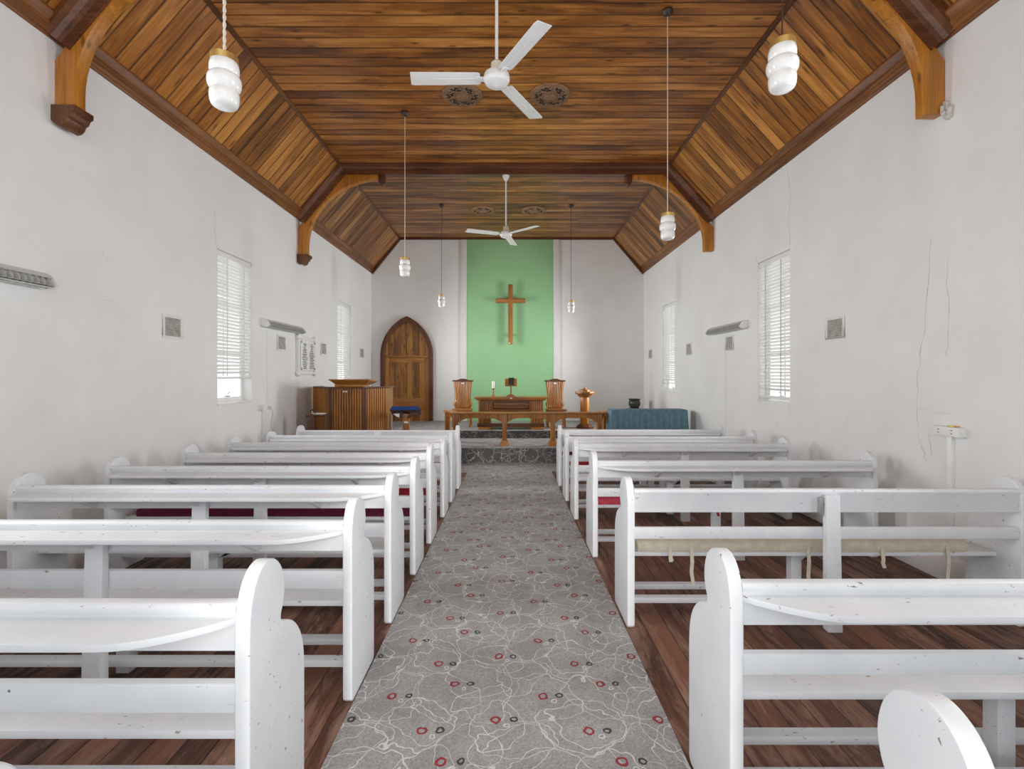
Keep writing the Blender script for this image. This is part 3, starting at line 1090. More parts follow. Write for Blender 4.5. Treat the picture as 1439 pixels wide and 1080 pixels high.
def build_pendant(x, y, zt, label, cordmat, clear=False):
    root = thing('pendant_lamp', label, 'pendant lamp', (x, y, zt), 0, 'white glass pendant lamps')
    up = ZC - zt
    m = MB()
    m.lathe([(0.0, up), (0.05, up), (0.052, up - 0.02), (0.035, up - 0.045), (0.012, up - 0.06), (0.0, up - 0.06)], 16)
    m.build('ceiling_rose', 'brown', root)
    m = MB()
    if cordmat == 'twist':
        for ph in (0, math.pi):
            pts = []
            n = int(up / 0.012)
            for i in range(n + 1):
                t = i / n
                pts.append((0.004 * math.cos(i * 1.0 + ph), 0.004 * math.sin(i * 1.0 + ph), 0.0 + (up - 0.05) * t))
            m.tube(pts, 0.0045, 5)
        m.build('cord', 'cream', root)
    else:
        m.tube([(0, 0, 0), (0, 0, up - 0.05)], 0.0042, 6)
        m.build('cord', cordmat, root)
    m = MB()
    m.lathe([(0.0, 0.002), (0.056, 0.0), (0.062, -0.004), (0.062, -0.034), (0.0, -0.034)], 28)
    m.build('gallery', 'brass', root)
    m = MB()
    m.lathe([(0.0, -0.03), (0.056, -0.03), (0.064, -0.038), (0.067, -0.06), (0.066, -0.082), (0.060, -0.091), (0.069, -0.099), (0.076, -0.115), (0.077, -0.132), (0.074, -0.150), (0.067, -0.163),
             (0.061, -0.170), (0.066, -0.178), (0.067, -0.20), (0.064, -0.228), (0.057, -0.243), (0.047, -0.250), (0.0, -0.254)], 36)
    m.build('glass_shade', 'opal', root, smooth=60)


def build_medallion(x, y, label):
    root = thing('ceiling_medallion', label, 'ceiling vent', (x, y, ZC), 0, 'round carved ceiling medallions')
    m = MB()
    r = 0.255
    prof = [(0.0, 0), (r, 0), (r, -0.012), (r - 0.012, -0.024), (r - 0.03, -0.02), (r - 0.036, -0.03), (r - 0.05, -0.024), (0.0, -0.016)]
    m.lathe(prof[::-1], 40)
    m.build('rim', 'medal', root)
    m = MB()
    m.lathe([(0.0, -0.045), (0.02, -0.044), (0.03, -0.03), (0.05, -0.04), (0.06, -0.03), (0.075, -0.036), (0.085, -0.02), (0.085, -0.012), (0.0, -0.012)], 28)
    for k in range(8):
        a = 2 * math.pi * k / 8
        mt = Matrix.Rotation(a, 4, 'Z')
        m.lathe([(0.0, -0.012), (0.014, -0.008), (0.018, 0.0), (0.0, 0.0)], 8, mat=mt @ Matrix.Translation((0.045, 0, -0.032)))
    m.build('boss', 'medal', root)
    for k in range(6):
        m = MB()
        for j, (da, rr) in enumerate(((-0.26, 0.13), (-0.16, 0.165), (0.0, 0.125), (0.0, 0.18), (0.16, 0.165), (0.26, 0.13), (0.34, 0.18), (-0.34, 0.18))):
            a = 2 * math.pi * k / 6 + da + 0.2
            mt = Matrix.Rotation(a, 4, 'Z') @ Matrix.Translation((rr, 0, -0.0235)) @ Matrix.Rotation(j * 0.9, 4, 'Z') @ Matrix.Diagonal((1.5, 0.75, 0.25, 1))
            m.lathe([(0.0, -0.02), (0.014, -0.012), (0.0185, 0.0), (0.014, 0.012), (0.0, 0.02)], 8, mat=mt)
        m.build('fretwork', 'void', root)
    m = MB()
    for k in range(6):
        a0 = 2 * math.pi * k / 6 + 0.2 + math.pi / 6
        pts = [((0.10 + 0.09 * t) * math.cos(a0 + 0.35 * math.sin(t * 6)), (0.10 + 0.09 * t) * math.sin(a0 + 0.35 * math.sin(t * 6)), -0.026) for t in [i / 12 for i in range(13)]]
        m.tube(pts, 0.008, 6)
    m.tube([(0.105 * math.cos(2 * math.pi * i / 30), 0.105 * math.sin(2 * math.pi * i / 30), -0.024) for i in range(31)], 0.007, 6)
    m.build('scrollwork', 'medal', root)


# ------------------------------------------------------------------ wall things
def build_vent(side, y, z, label, w=0.30, h=0.25):
    x = WL if side < 0 else WR
    s = -side
    root = thing('wall_vent', label, 'wall vent', (x, y, z), 0, 'louvred wall vents')
    m = MB()
    iw, ih = w / 2 - 0.035, h / 2 - 0.03
    for a, b, c, d in ((-w / 2, w / 2, ih, h / 2), (-w / 2, w / 2, -h / 2, -ih), (-w / 2, -iw, -ih, ih), (iw, w / 2, -ih, ih)):
        m.box(min(0, s * 0.008), max(0, s * 0.008), a, b, c, d)
    m.build('vent_frame', 'white_satin', root, 0.002)
    m = MB()
    m.box(min(0, s * 0.002), max(0, s * 0.002), -iw, iw, -ih, ih)
    m.build('backing', 'grille', root, smooth=0)
    m = MB()
    n = 12
    for i in range(n):
        zc = -ih + (i + 0.5) * 2 * ih / n
        m.prism([(s * 0.002, zc + 0.006), (s * 0.009, zc - 0.003), (s * 0.009, zc - 0.006), (s * 0.002, zc + 0.002)], 'y', -iw, iw)
    m.build('louvres', 'dirty', root, smooth=0)


def build_light(side, y0, y1, z, label):
    x = WL if side < 0 else WR
    s = -side
    root = thing('fluorescent_light', label, 'wall light', (x, (y0 + y1) / 2, z), 0, 'louvred strip lights on the walls')
    h = (y1 - y0) / 2
    m = MB()
    m.box(min(0, s * 0.035), max(0, s * 0.035), -h + 0.01, h - 0.01, 0.0, 0.06)
    m.build('spine', 'white', root, 0.003)
    capp = [(0.0, -0.02), (0.02, -0.05), (0.06, -0.062), (0.105, -0.055), (0.14, -0.03), (0.10, 0.03), (0.05, 0.065), (0.0, 0.065)]
    for a in (-h, h - 0.012):
        m = MB()
        m.prism([(s * p, q) for p, q in capp], 'y', a, a + 0.012)
        m.build('end_cap', 'white', root, 0.003)
    m = MB()
    m.prism([(s * p, q) for p, q in ((0.035, 0.055), (0.05, 0.062), (0.085, 0.044), (0.105, 0.022), (0.10, 0.018), (0.082, 0.038), (0.05, 0.054))], 'y', -h + 0.012, h - 0.012)
    m.build('upper_reflector', 'alu', root)
    m = MB()
    m.prism([(s * p, q) for p, q in ((0.0, -0.018), (0.02, -0.048), (0.06, -0.06), (0.06, -0.055), (0.025, -0.043), (0.006, -0.015))], 'y', -h + 0.012, h - 0.012)
    m.build('lower_reflector', 'alu', root)
    m = MB()
    m.tube([(s * 0.06, -h + 0.02, -0.005), (s * 0.06, h - 0.02, -0.005)], 0.013, 10)
    m.build('tube', 'white', root)
    m = MB()
    n = 26
    for i in range(1, n):
        yy = -h + 2 * h * i / n
        m.prism([(s * p, q) for p, q in ((0.06, -0.058), (0.10, -0.052), (0.132, -0.03), (0.125, -0.01), (0.105, 0.018), (0.09, 0.01), (0.075, -0.02), (0.06, -0.035))], 'y', yy - 0.0012, yy + 0.0012)
    for q in (-0.052, -0.038):
        m.box(min(s * 0.055, s * 0.12), max(s * 0.055, s * 0.12), -h + 0.012, h - 0.012, q, q + 0.002)
    m.build('louvre', 'alu', root, smooth=0)


def build_tablet():
    y0, y1, z0, z1 = 7.90, 8.62, 1.60, 2.27
    root = thing('memorial_tablet', 'white scroll framed tablet with two columns of dark lettering on the left wall', 'plaque', (WL, (y0 + y1) / 2, z0))
    h = (y1 - y0) / 2
    H = z1 - z0
    m = MB()
    m.box(0, 0.02, -h, h, 0, H)
    m.build('backboard', 'white_satin', root, 0.004)
    m = MB()
    for a, b, c, d in ((-h, h, 0.02, 0.06), (-h, h, H - 0.06, H - 0.02), (-h + 0.01, -h + 0.06, 0.02, H - 0.02), (h - 0.06, h - 0.01, 0.02, H - 0.02)):
        m.box(0.015, 0.05, a, b, c, d)
    for yy in (-h + 0.03, h - 0.03):
        for zz in (0.03, H - 0.03):
            m.lathe([(0.0, 0.065), (0.02, 0.06), (0.045, 0.045), (0.05, 0.02), (0.05, 0.0), (0.0, 0.0)], 16, mat=Matrix.Translation((0.012, yy, zz)) @ Matrix.Rotation(R(90), 4, 'Y'))
    m.build('scroll_frame', 'white', root, 0.006)
    m = MB()
    pw, p0, p1 = h - 0.075, 0.085, H - 0.085
    m.box(0.02, 0.06, -pw, pw, p0, p1)
    slab = m.build('text_slab', 'white', root, 0.003)
    m = MB()
    rnd = random.Random(5)
    rows = 15
    for r in range(rows):
        z = p1 - 0.055 - (p1 - p0 - 0.09) * r / (rows - 1)
        for c in (-1, 1):
            cxx = c * pw * 0.5
            tot = rnd.uniform(0.10, 0.20) if r > 3 else rnd.uniform(0.06, 0.12)
            yy = cxx - tot / 2
            while yy < cxx + tot / 2:
                w = rnd.uniform(0.008, 0.03)
                hh = rnd.uniform(0.012, 0.018)
                m.box(0.0595, 0.0612, yy, yy + w, z - hh / 2, z + hh / 2)
                yy += w + rnd.uniform(0.004, 0.010)
    m.build('lettering', 'ink', slab, smooth=0)
    for yy in (-pw + 0.02, pw - 0.02):
        for zz in (p0 + 0.022, p1 - 0.022):
            MB().box(0.0595, 0.063, yy - 0.014, yy + 0.014, zz - 0.016, zz + 0.016).build('corner_square', 'ink', slab, smooth=0)


def build_outlets():
    root = thing('power_outlet', 'white double power outlet box with conduit on the right wall', 'power outlet', (WR, 3.66, 1.17))
    m = MB()
    m.box(-0.075, 0, -0.11, 0.11, -0.035, 0.035)
    m.build('socket_box', 'white', root, 0.004)
    m = MB()
    m.box(-0.05, 0.0, -0.05, 0.0, 0.035, 0.045)
    m.build('lid', 'brass', root, 0.001)
    m = MB()
    m.box(-0.03, 0, -0.01, 0.035, -1.16, -0.035)
    m.build('conduit', 'white', root, 0.003)
    m = MB()
    for yy in (-0.06, 0.05):
        for dz in (-0.012, 0.012):
            m.box(-0.077, -0.074, yy - 0.006, yy + 0.006, dz - 0.003, dz + 0.003)
    m.build('socket_slots', 'black', root, smooth=0)
    root = thing('power_outlet', 'small white power outlet with plugged grey flex on the left wall', 'power outlet', (WL, 6.85, 1.14))
    m = MB()
    m.box(0, 0.07, -0.10, 0.09, -0.04, 0.04)
    m.build('socket_box', 'white', root, 0.004)
    m = MB()
    m.tube([(0.07, 0.03, 0.0), (0.12, 0.03, 0.0)], 0.016, 10)
    m.build('plug', 'cream', root)
    m = MB()
    m.tube([(0.10, 0.03, 0.0), (0.12, 0.06, -0.08), (0.10, 0.05, -0.25), (0.12, 0.08, -0.36), (0.11, 0.03, -0.40), (0.10, 0.08, -0.44), (0.10, 0.05, -0.6)], 0.006, 6)
    m.build('flex', 'dirty', root)
    m = MB()
    m.box(0, 0.02, -0.03, 0.0, -1.13, -0.04)
    m.build('conduit', 'white_satin', root, 0.002)
    m = MB()
    m.box(0, 0.005, 0.12, 0.145, 0.0, 1.12)
    m.build('cable_cover', 'white_satin', root, 0.002)
    o = MB().box(-0.005, 0, -0.014, 0.014, 0.0, 1.62).build('cable_cover', 'white_satin', None, 0.002, loc=(WR, 7.55, 0.62))
    tag(o, 'thin white cable cover running down the right wall from the strip light', 'cable cover')


# ------------------------------------------------------------------ chancel furniture
def build_cross():
    root = thing('cross', 'plain brown timber cross on the green panel', 'cross', (-0.01, YB - 0.027, 2.38))
    m = MB()
    m.box(-0.058, 0.058, -0.15, -0.10, 0.0, 1.515)
    m.build('upright', 'oak_z', root, 0.014, 1)
    m = MB()
    m.box(-0.375, 0.375, -0.152, -0.098, 1.045, 1.16)
    m.build('crossbar', 'oak_x', root, 0.014, 1)
    m = MB()
    m.box(-0.03, 0.03, -0.10, 0, 1.07, 1.13)
    m.box(-0.03, 0.03, -0.10, 0, 0.2, 0.26)
    m.build('wall_spacer', 'oak_z', root)
    m = MB()
    m.lathe([(0.0, 0.006), (0.016, 0.004), (0.018, 0), (0, 0)], 12, mat=Matrix.Translation((-0.03, -0.15, 0.03)) @ Matrix.Rotation(R(90), 4, 'X'))
    m.build('label_disc', 'paper', root)


def build_table():
    y = 10.45
    root = thing('communion_table', 'oak communion table with carved inscription on the platform under the cross', 'table', (0, y, Z2))
    m = MB()
    m.prism([(-0.78, 0.70), (-0.78, 0.665), (-0.745, 0.65), (-0.73, 0.63), (0.73, 0.63), (0.745, 0.65), (0.78, 0.665), (0.78, 0.70)], 'y', -0.30, 0.32)
    m.build('table_top', 'oak_x', root, 0.005)
    for a, b in ((-0.70, -0.44), (0.44, 0.70)):
        m = MB()
        m.box(a, b, -0.20, 0.24, 0.03, 0.63)
        reeded(m, (a, -0.205), (b, -0.205), 0.06, 0.63, 0.043, 0.014)
        m.build('pedestal', 'oak_z', root, 0.002)
        m = MB()
        m.prism([(-0.26, 0.0), (0.30, 0.0), (0.30, 0.03), (0.25, 0.06), (-0.22, 0.06), (-0.26, 0.03)], 'x', a - 0.01, b + 0.01)
        m.build('foot', 'oak_y', root, 0.003)
    m = MB()
    m.box(-0.72, 0.72, -0.235, -0.17, 0.06, 0.135)
    m.build('stretcher', 'dark_x', root, 0.006)
    m = MB()
    m.box(-0.44, 0.44, -0.19, -0.16, 0.36, 0.63)
    pan = m.build('front_panel', 'oak_x', root, 0.002)
    m = MB()
    for a, b, c, d in ((-0.39, 0.39, 0.575, 0.60), (-0.39, 0.39, 0.43, 0.455), (-0.39, -0.365, 0.455, 0.575), (0.365, 0.39, 0.455, 0.575)):
        m.box(a, b, -0.208, -0.188, c, d)
    for i in range(22):
        m.box(-0.42 + i * 0.0385, -0.40 + i * 0.0385, -0.20, -0.188, 0.37, 0.40)
    m.build('panel_moulding', 'dark_x', pan, 0.003)
    cu = bpy.data.curves.new('inscription', 'FONT')
    cu.body = 'In Remembrance Of Me'
    cu.size = 0.070
    cu.align_x = 'CENTER'
    cu.align_y = 'CENTER'
    cu.extrude = 0.003
    cu.offset = 0.0012
    t = bpy.data.objects.new('inscription_curve', cu)
    COL.objects.link(t)
    bpy.context.view_layer.update()
    dg = bpy.context.evaluated_depsgraph_get()
    me = bpy.data.meshes.new_from_object(t.evaluated_get(dg))
    bpy.data.objects.remove(t)
    for v in me.vertices:
        v.co = Vector((v.co.x, -0.192 - v.co.z, 0.515 + v.co.y))
    me.materials.clear()
    me.materials.append(M['stain'])
    o = bpy.data.objects.new('inscription', me)
    COL.objects.link(o)
    o.parent = pan
    o = MB().box(-0.02, 0.03, -0.305, -0.299, 0.665, 0.685).build('sticker', 'paper', root, smooth=0)
    # candle in a brass stick
    root = thing('candlestick', 'turned timber candlestick holding a white candle on the communion table', 'candlestick', (-0.385, y - 0.05, Z2 + 0.70))
    m = MB()
    m.lathe([(0.0, 0.0), (0.045, 0.0), (0.048, 0.012), (0.03, 0.022), (0.016, 0.04), (0.012, 0.08), (0.02, 0.10), (0.012, 0.115), (0.014, 0.15), (0.034, 0.165), (0.036, 0.18), (0.0, 0.18)], 20)
    m.build('stick', 'oak_z', root)
    m = MB()
    m.lathe([(0.0, 0.18), (0.027, 0.18), (0.027, 0.325), (0.02, 0.335), (0.0, 0.33)], 16)
    m.build('candle', 'wax', root)
    root = thing('bible_stand', 'small oak book stand on a stem in the middle of the communion table', 'book stand', (0.0, y - 0.03, Z2 + 0.70))
    m = MB()
    m.box(-0.095, 0.095, -0.05, 0.05, 0, 0.025)
    m.box(-0.06, 0.06, -0.04, 0.04, 0.025, 0.045)
    m.build('base', 'oak_x', root, 0.004)
    MB().box(-0.014, 0.014, -0.012, 0.012, 0.045, 0.25).build('stem', 'oak_z', root, 0.003)
    m = MB()
    mt = Matrix.Translation((0, 0, 0.225)) @ Matrix.Rotation(R(-14), 4, 'X')
    m.box(-0.13, 0.13, -0.012, 0.012, 0.0, 0.17, mt)
    m.box(-0.13, 0.13, -0.05, -0.012, 0.0, 0.016, mt)
    m.build('book_rest', 'oak_x', root, 0.004)
    root = thing('framed_card', 'small black card in a dark frame resting on the oak book stand', 'frame', (0.01, y - 0.03, Z2 + 0.70))
    mt = Matrix.Translation((0, 0, 0.225)) @ Matrix.Rotation(R(-14), 4, 'X')
    m = MB()
    m.box(-0.06, 0.06, -0.032, -0.013, 0.017, 0.185, mt)
    m.build('frame', 'black', root, 0.003)
    m = MB()
    m.box(-0.05, 0.05, -0.034, -0.032, 0.027, 0.165, mt)
    m.build('card', 'ink', root, smooth=0)


def build_chair(x, y, label):
    root = thing('sanctuary_chair', label, 'chair', (x, y, Z2), 0, 'high backed oak chairs beside the communion table')
    m = MB()
    half = [(0.175, 0.40), (0.19, 0.43), (0.215, 0.47), (0.212, 0.52), (0.185, 0.58), (0.18, 0.66), (0.19, 0.80), (0.205, 0.92), (0.215, 1.02)]
    m.prism([(a, b) for a, b in half] + [(-a, b) for a, b in half[::-1]], 'y', 0.0, 0.025)
    pan = m.build('back_panel', 'oak_z', root, 0.003)
    m = MB()
    for i in range(10):
        xx = -0.168 + i * 0.0373
        k = 1.0 + 0.0
        pts = []
        for a, b in half[1:]:
            pts.append((xx * a / 0.20, -0.004, b))
        m.tube(pts, 0.014, 6)
    m.build('reeds', 'oak_z', pan)
    m = MB()
    m.prism([(-0.245, 1.02), (0.245, 1.02), (0.245, 1.05), (0.13, 1.055), (0.05, 1.085), (-0.05, 1.085), (-0.13, 1.055), (-0.245, 1.05)], 'y', -0.025, 0.045)
    m.build('crest_rail', 'dark_x', root, 0.006)
    m = MB()
    m.box(-0.235, 0.235, -0.40, 0.04, 0.36, 0.40)
    m.build('seat', 'oak_x', root, 0.008)
    m = MB()
    m.box(-0.21, 0.21, -0.375, -0.35, 0.30, 0.36)
    m.build('seat_rail', 'oak_x', root, 0.003)
    for sx in (-1, 1):
        for yy in (-0.37, 0.0):
            m = MB()
            m.box(sx * 0.19 - 0.02, sx * 0.19 + 0.02, yy, yy + 0.04, 0, 0.36)
            m.build('leg', 'oak_z', root, 0.003)
    MB().box(-0.03, 0.035, -0.03, -0.016, 0.965, 0.99).build('name_plate', 'paper', root, smooth=0)


def build_font():
    root = thing('baptismal_font', 'octagonal oak font pillar with stepped cap right of the communion rail', 'font', (1.63, 10.55, Z2))
    p = math.pi / 8
    m = MB()
    m.lathe([(0.0, 0), (0.20, 0), (0.20, 0.03), (0.17, 0.06), (0.15, 0.08), (0.115, 0.10), (0.0, 0.10)], 8, phase=p)
    m.build('base', 'dark_x', root, 0.003)
    m = MB()
    m.lathe([(0.0, 0.1), (0.105, 0.1), (0.105, 0.68), (0.0, 0.68)], 8, phase=p)
    m.build('column', 'honey_z', root, 0.003)
    m = MB()
    m.lathe([(0.0, 0.68), (0.12, 0.68), (0.15, 0.71), (0.17, 0.74), (0.215, 0.75), (0.225, 0.765), (0.225, 0.80), (0.19, 0.81), (0.0, 0.81)], 8, phase=p)
    m.build('basin', 'oak_x', root, 0.003)
    m = MB()
    m.lathe([(0.0, 0.81), (0.13, 0.81), (0.12, 0.845), (0.06, 0.855), (0.045, 0.865), (0.045, 0.885), (0.03, 0.89), (0.03, 0.905), (0.0, 0.91)], 8, phase=p)
    m.build('lid', 'oak_x', root, 0.002)


def build_rail():
    y = 8.98
    root = thing('communion_rail', 'oak communion rail with reeded arches and posts across the chancel step', 'railing', (0, y, Z1))
    T = 0.63
    xs = [-1.04, -0.12, 0.787, 1.665]
    wl, wr = (-1.30, 0.62), (1.93, 0.62)
    m = MB()
    b = 0.075
    front = [(xs[0] - 0.05, -b), (xs[3] + 0.03, -b), (wr[0] + 0.06, wr[1]), (wr[0] - 0.11, wr[1]), (xs[3] - 0.06, b), (xs[0] + 0.04, b), (wl[0] + 0.11, wl[1]), (wl[0] - 0.06, wl[1])]
    m.prism(front, 'z', T - 0.035, T)
    m.build('top_rail', 'oak_x', root, 0.008)
    for x in xs:
        m = MB()
        m.box(x - 0.045, x + 0.045, -0.04, 0.045, 0.08, T - 0.035)
        reeded(m, (x - 0.045, -0.045), (x + 0.045, -0.045), 0.10, T - 0.04, 0.03, 0.012)
        m.box(x - 0.085, x + 0.085, -0.08, 0.08, 0, 0.05)
        m.box(x - 0.065, x + 0.065, -0.065, 0.065, 0.05, 0.09)
        m.build('post', 'oak_z', root, 0.003)

    def apron(p, q):
        p, q = Vector(p), Vector(q)
        d = q - p
        L = d.length
        d.normalize()
        mt = Matrix(((d.x, -d.y, 0, p.x), (d.y, d.x, 0, p.y), (0, 0, 1, 0), (0, 0, 0, 1)))
        m = MB()
        pts = [(0, T - 0.035), (L, T - 0.035), (L, T - 0.20)]
        for k in range(13):
            t = k / 12
            e = abs(2 * t - 1)
            z = T - 0.115 - 0.0 if e < 0.55 else T - 0.115 - 0.085 * ((e - 0.55) / 0.45) ** 1.4
            pts.append((L * (1 - t), z))
        pts.append((0, T - 0.20))
        m.prism(pts[:3] + pts[3:], 'y', -0.012, 0.012, mt)
        n = int(L / 0.036)
        for i in range(n):
            t = (i + 0.5) / n
            e = abs(2 * t - 1)
            z = T - 0.113 if e < 0.55 else T - 0.113 - 0.085 * ((e - 0.55) / 0.45) ** 1.4
            m.tube([(mt @ Vector((L * t, -0.013, z + 0.004))), (mt @ Vector((L * t, -0.013, T - 0.036)))], 0.0125, 6)
        m.build('arched_apron', 'oak_z', root)
    for a, b2 in zip(xs[:-1], xs[1:]):
        apron((a + 0.045, -0.02), (b2 - 0.045, -0.02))
    apron((wl[0] + 0.02, wl[1] - 0.1), (xs[0] - 0.03, 0.05))
    apron((xs[3] + 0.04, 0.05), (wr[0] - 0.03, wr[1] - 0.1))
    for x, yy in ((wl[0] + 0.035, wl[1] - 0.07), (wr[0] - 0.04, wr[1] - 0.07)):
        m = MB()
        m.box(x - 0.05, x + 0.05, yy - 0.045, yy + 0.045, 0, T - 0.035)
        reeded(m, (x - 0.05, yy - 0.05), (x + 0.05, yy - 0.05), 0.02, T - 0.04, 0.033, 0.01)
        m.build('end_post', 'oak_z', root, 0.003)


def build_pulpit():
    root = thing('pulpit', 'broad oak pulpit with reeded front panels by the left wall', 'pulpit', (-2.72, 8.1, 0))
    ox, oy = -2.72, 8.1
    A, B, C, D = (-3.43 - ox, 8.27 - oy), (-2.945 - ox, 7.80 - oy), (-2.395 - ox, 7.80 - oy), (-2.13 - ox, 8.15 - oy)
    E, F = (-2.13 - ox, 8.6 - oy), (-3.43 - ox, 8.6 - oy)
    H = 1.38
    for n, p, q in (('side_panel', A, B), ('front_panel', B, C), ('side_panel', C, D)):
        m = MB()
        reeded(m, p, q, 0.0, H, 0.042, 0.016, 0.04)
        m.build(n, 'oak_z', root, 0.0)
    for p, q in ((D, E), (F, A)):
        m = MB()
        P, Q = Vector(p), Vector(q)
        d = (Q - P).normalized()
        nr = Vector((d.y, -d.x)) * -0.03
        m.prism([tuple(P), tuple(Q), tuple(Q + nr), tuple(P + nr)], 'z', 0, H)
        m.build('return_panel', 'oak_z', root, 0.002)
    m = MB()
    out = [(A[0] - 0.0, A[1] - 0.03), (B[0] - 0.015, B[1] - 0.03), (C[0] + 0.015, C[1] - 0.03), (D[0] + 0.03, D[1] - 0.01), (E[0] + 0.03, E[1]), (E[0] - 0.06, E[1]), (D[0] - 0.06, D[1] + 0.03), (C[0] - 0.03, C[1] + 0.06), (B[0] + 0.03, B[1] + 0.06), (A[0] + 0.06, A[1] + 0.03), (F[0] + 0.06, F[1]), (F[0], F[1])]
    m.prism(out, 'z', H, H + 0.03)
    m.build('coping', 'dark_x', root, 0.006)
    for (px, py) in (B, C):
        m = MB()
        m.box(px - 0.03, px + 0.03, py - 0.022, py + 0.03, 0, H)
        m.build('corner_strip', 'dark_z', root, 0.006)
    MB().box(-0.18, 0.29, -0.26, 0.10, H + 0.03, H + 0.066).build('desk_plinth', 'honey_x', root, 0.003)
    m = MB()
    x0, x1 = -0.24, 0.40
    a, b = H + 0.066, H + 0.135
    vs = [(x0 + 0.07, -0.24, a), (x1 - 0.07, -0.24, a), (x1 - 0.07, 0.12, a), (x0 + 0.07, 0.12, a), (x0, -0.33, b), (x1, -0.33, b), (x1, 0.14, b - 0.03), (x0, 0.14, b - 0.03)]
    m.add(vs, [(0, 3, 2, 1), (4, 5, 6, 7), (0, 1, 5, 4), (1, 2, 6, 5), (2, 3, 7, 6), (3, 0, 4, 7)])
    m.add([(p[0] + (0.012 if k % 4 in (1, 2) else -0.012), p[1] + (-0.012 if k % 4 < 2 else 0.012), p[2]) for k, p in enumerate(vs[4:] + [(p[0], p[1], p[2] + 0.022) for p in vs[4:]])],
          [(0, 3, 2, 1), (4, 5, 6, 7), (0, 1, 5, 4), (1, 2, 6, 5), (2, 3, 7, 6), (3, 0, 4, 7)])
    m.build('reading_desk', 'oak_x', root, 0.004)
    MB().box(-0.02, 0.05, -0.316, -0.312, H - 0.06, H - 0.035).build('name_plate', 'paper', root, smooth=0)
    # frame stand before it
    root = thing('timber_stand', 'dark timber stand with a pale top bar standing before the pulpit', 'stand', (-3.0, 7.42, 0))
    m = MB()
    m.prism([(-0.20, 0.0), (-0.03, 0.0), (-0.06, 1.0), (-0.13, 1.0)], 'y', -0.03, 0.03)
    m.build('side_board', 'stain', root, 0.006)
    MB().box(0.10, 0.145, -0.025, 0.025, 0.0, 1.0).build('post', 'stain', root, 0.005)
    MB().box(-0.12, 0.12, -0.02, 0.02, 0.99, 1.015).build('top_bar', 'cream', root, 0.004)
    MB().box(-0.10, 0.12, -0.02, 0.02, 0.30, 0.36).build('stretcher', 'stain', root, 0.004)
    m = MB()
    m.tube([(-0.10, -0.01, 1.0), (-0.11, -0.02, 1.05), (-0.07, -0.03, 1.075), (-0.035, -0.02, 1.05), (-0.04, -0.01, 1.0)], 0.012, 8)
    m.build('hook', 'black', root)
    m = MB()
    m.tube([(-0.19, 0, 0.97), (0.15, 0, 0.97)], 0.018, 8)
    m.build('peg_rail', 'stain', root)
    # lectern with blue cloth
    root = thing('lectern', 'small timber lectern with a blue topped sloping book rest before the arched door', 'lectern', (-1.765, 8.03, 0))
    m = MB()
    m.box(-0.05, 0.05, -0.05, 0.05, 0.05, 0.955)
    reeded(m, (-0.05, -0.055), (0.05, -0.055), 0.06, 0.94, 0.025, 0.008)
    m.build('post', 'oak_z', root, 0.003)
    MB().box(-0.2, 0.2, -0.16, 0.16, 0, 0.05).build('base', 'oak_x', root, 0.006)
    m = MB()
    mt = Matrix.Translation((0, 0, 0.97)) @ Matrix.Rotation(R(8), 4, 'Z') @ Matrix.Rotation(R(-17), 4, 'X')
    m.box(-0.25, 0.25, -0.22, 0.20, 0.0, 0.022, mt)
    m.build('book_rest', 'stain', root, 0.004)
    m = MB()
    m.box(-0.225, 0.225, -0.232, 0.16, 0.0225, 0.055, mt)
    m.box(-0.225, 0.225, -0.236, -0.2215, -0.01, 0.05, mt)
    m.build('blue_cover', 'blue', root, 0.012)
    for s in (-1, 1):
        m = MB()
        m.prism([(s * 0.04, 0.87), (s * 0.19, 0.955), (s * 0.19, 0.975), (s * 0.04, 0.93)], 'y', -0.075, -0.05)
        m.build('strut', 'dark_x', root, 0.002)
    MB().box(-0.02, 0.045, -0.068, -0.0635, 0.80, 0.83).build('name_plate', 'paper', root, smooth=0)
    m = MB()
    m.prism([(-0.19, 0.96), (-0.08, 0.965), (-0.09, 0.90), (-0.13, 0.915)], 'y', -0.12, -0.118)
    m.build('paper_sheet', 'paper', root, smooth=0)
    # draped cloth hanging at the pulpit edge
    m = MB()
    n = 14
    vs, fs = [], []
    for j in range(9):
        z = 0.95 - 0.55 * j / 8
        w = 0.02 + 0.07 * min(1, j / 4)
        for i in range(n + 1):
            t = i / n - 0.5
            vs.append((t * w * 0.8, 0.012 * math.sin(i * 1.7 + j * 0.4), z))
        for i in range(n + 1):
            t = i / n - 0.5
            vs.append((t * w * 0.8, 0.012 * math.sin(i * 1.7 + j * 0.4) + 0.006, z))
    k = 2 * (n + 1)
    for j in range(8):
        for i in range(n):
            a = j * k + i
            fs.append((a, a + 1, a + k + 1, a + k))
            b = a + n + 1
            fs.append((b, b + k, b + k + 1, b + 1))
        for i in (0, n):
            a = j * k + i
            fs.append((a, a + k, a + k + n + 1, a + n + 1))
    m.add(vs, fs)
    o = m.build('draped_cloth', 'floral', None, loc=(-2.078, 8.21, 0.0), flip=False)
    tag(o, 'pale pink cloth hanging at the right edge of the pulpit', 'cloth')


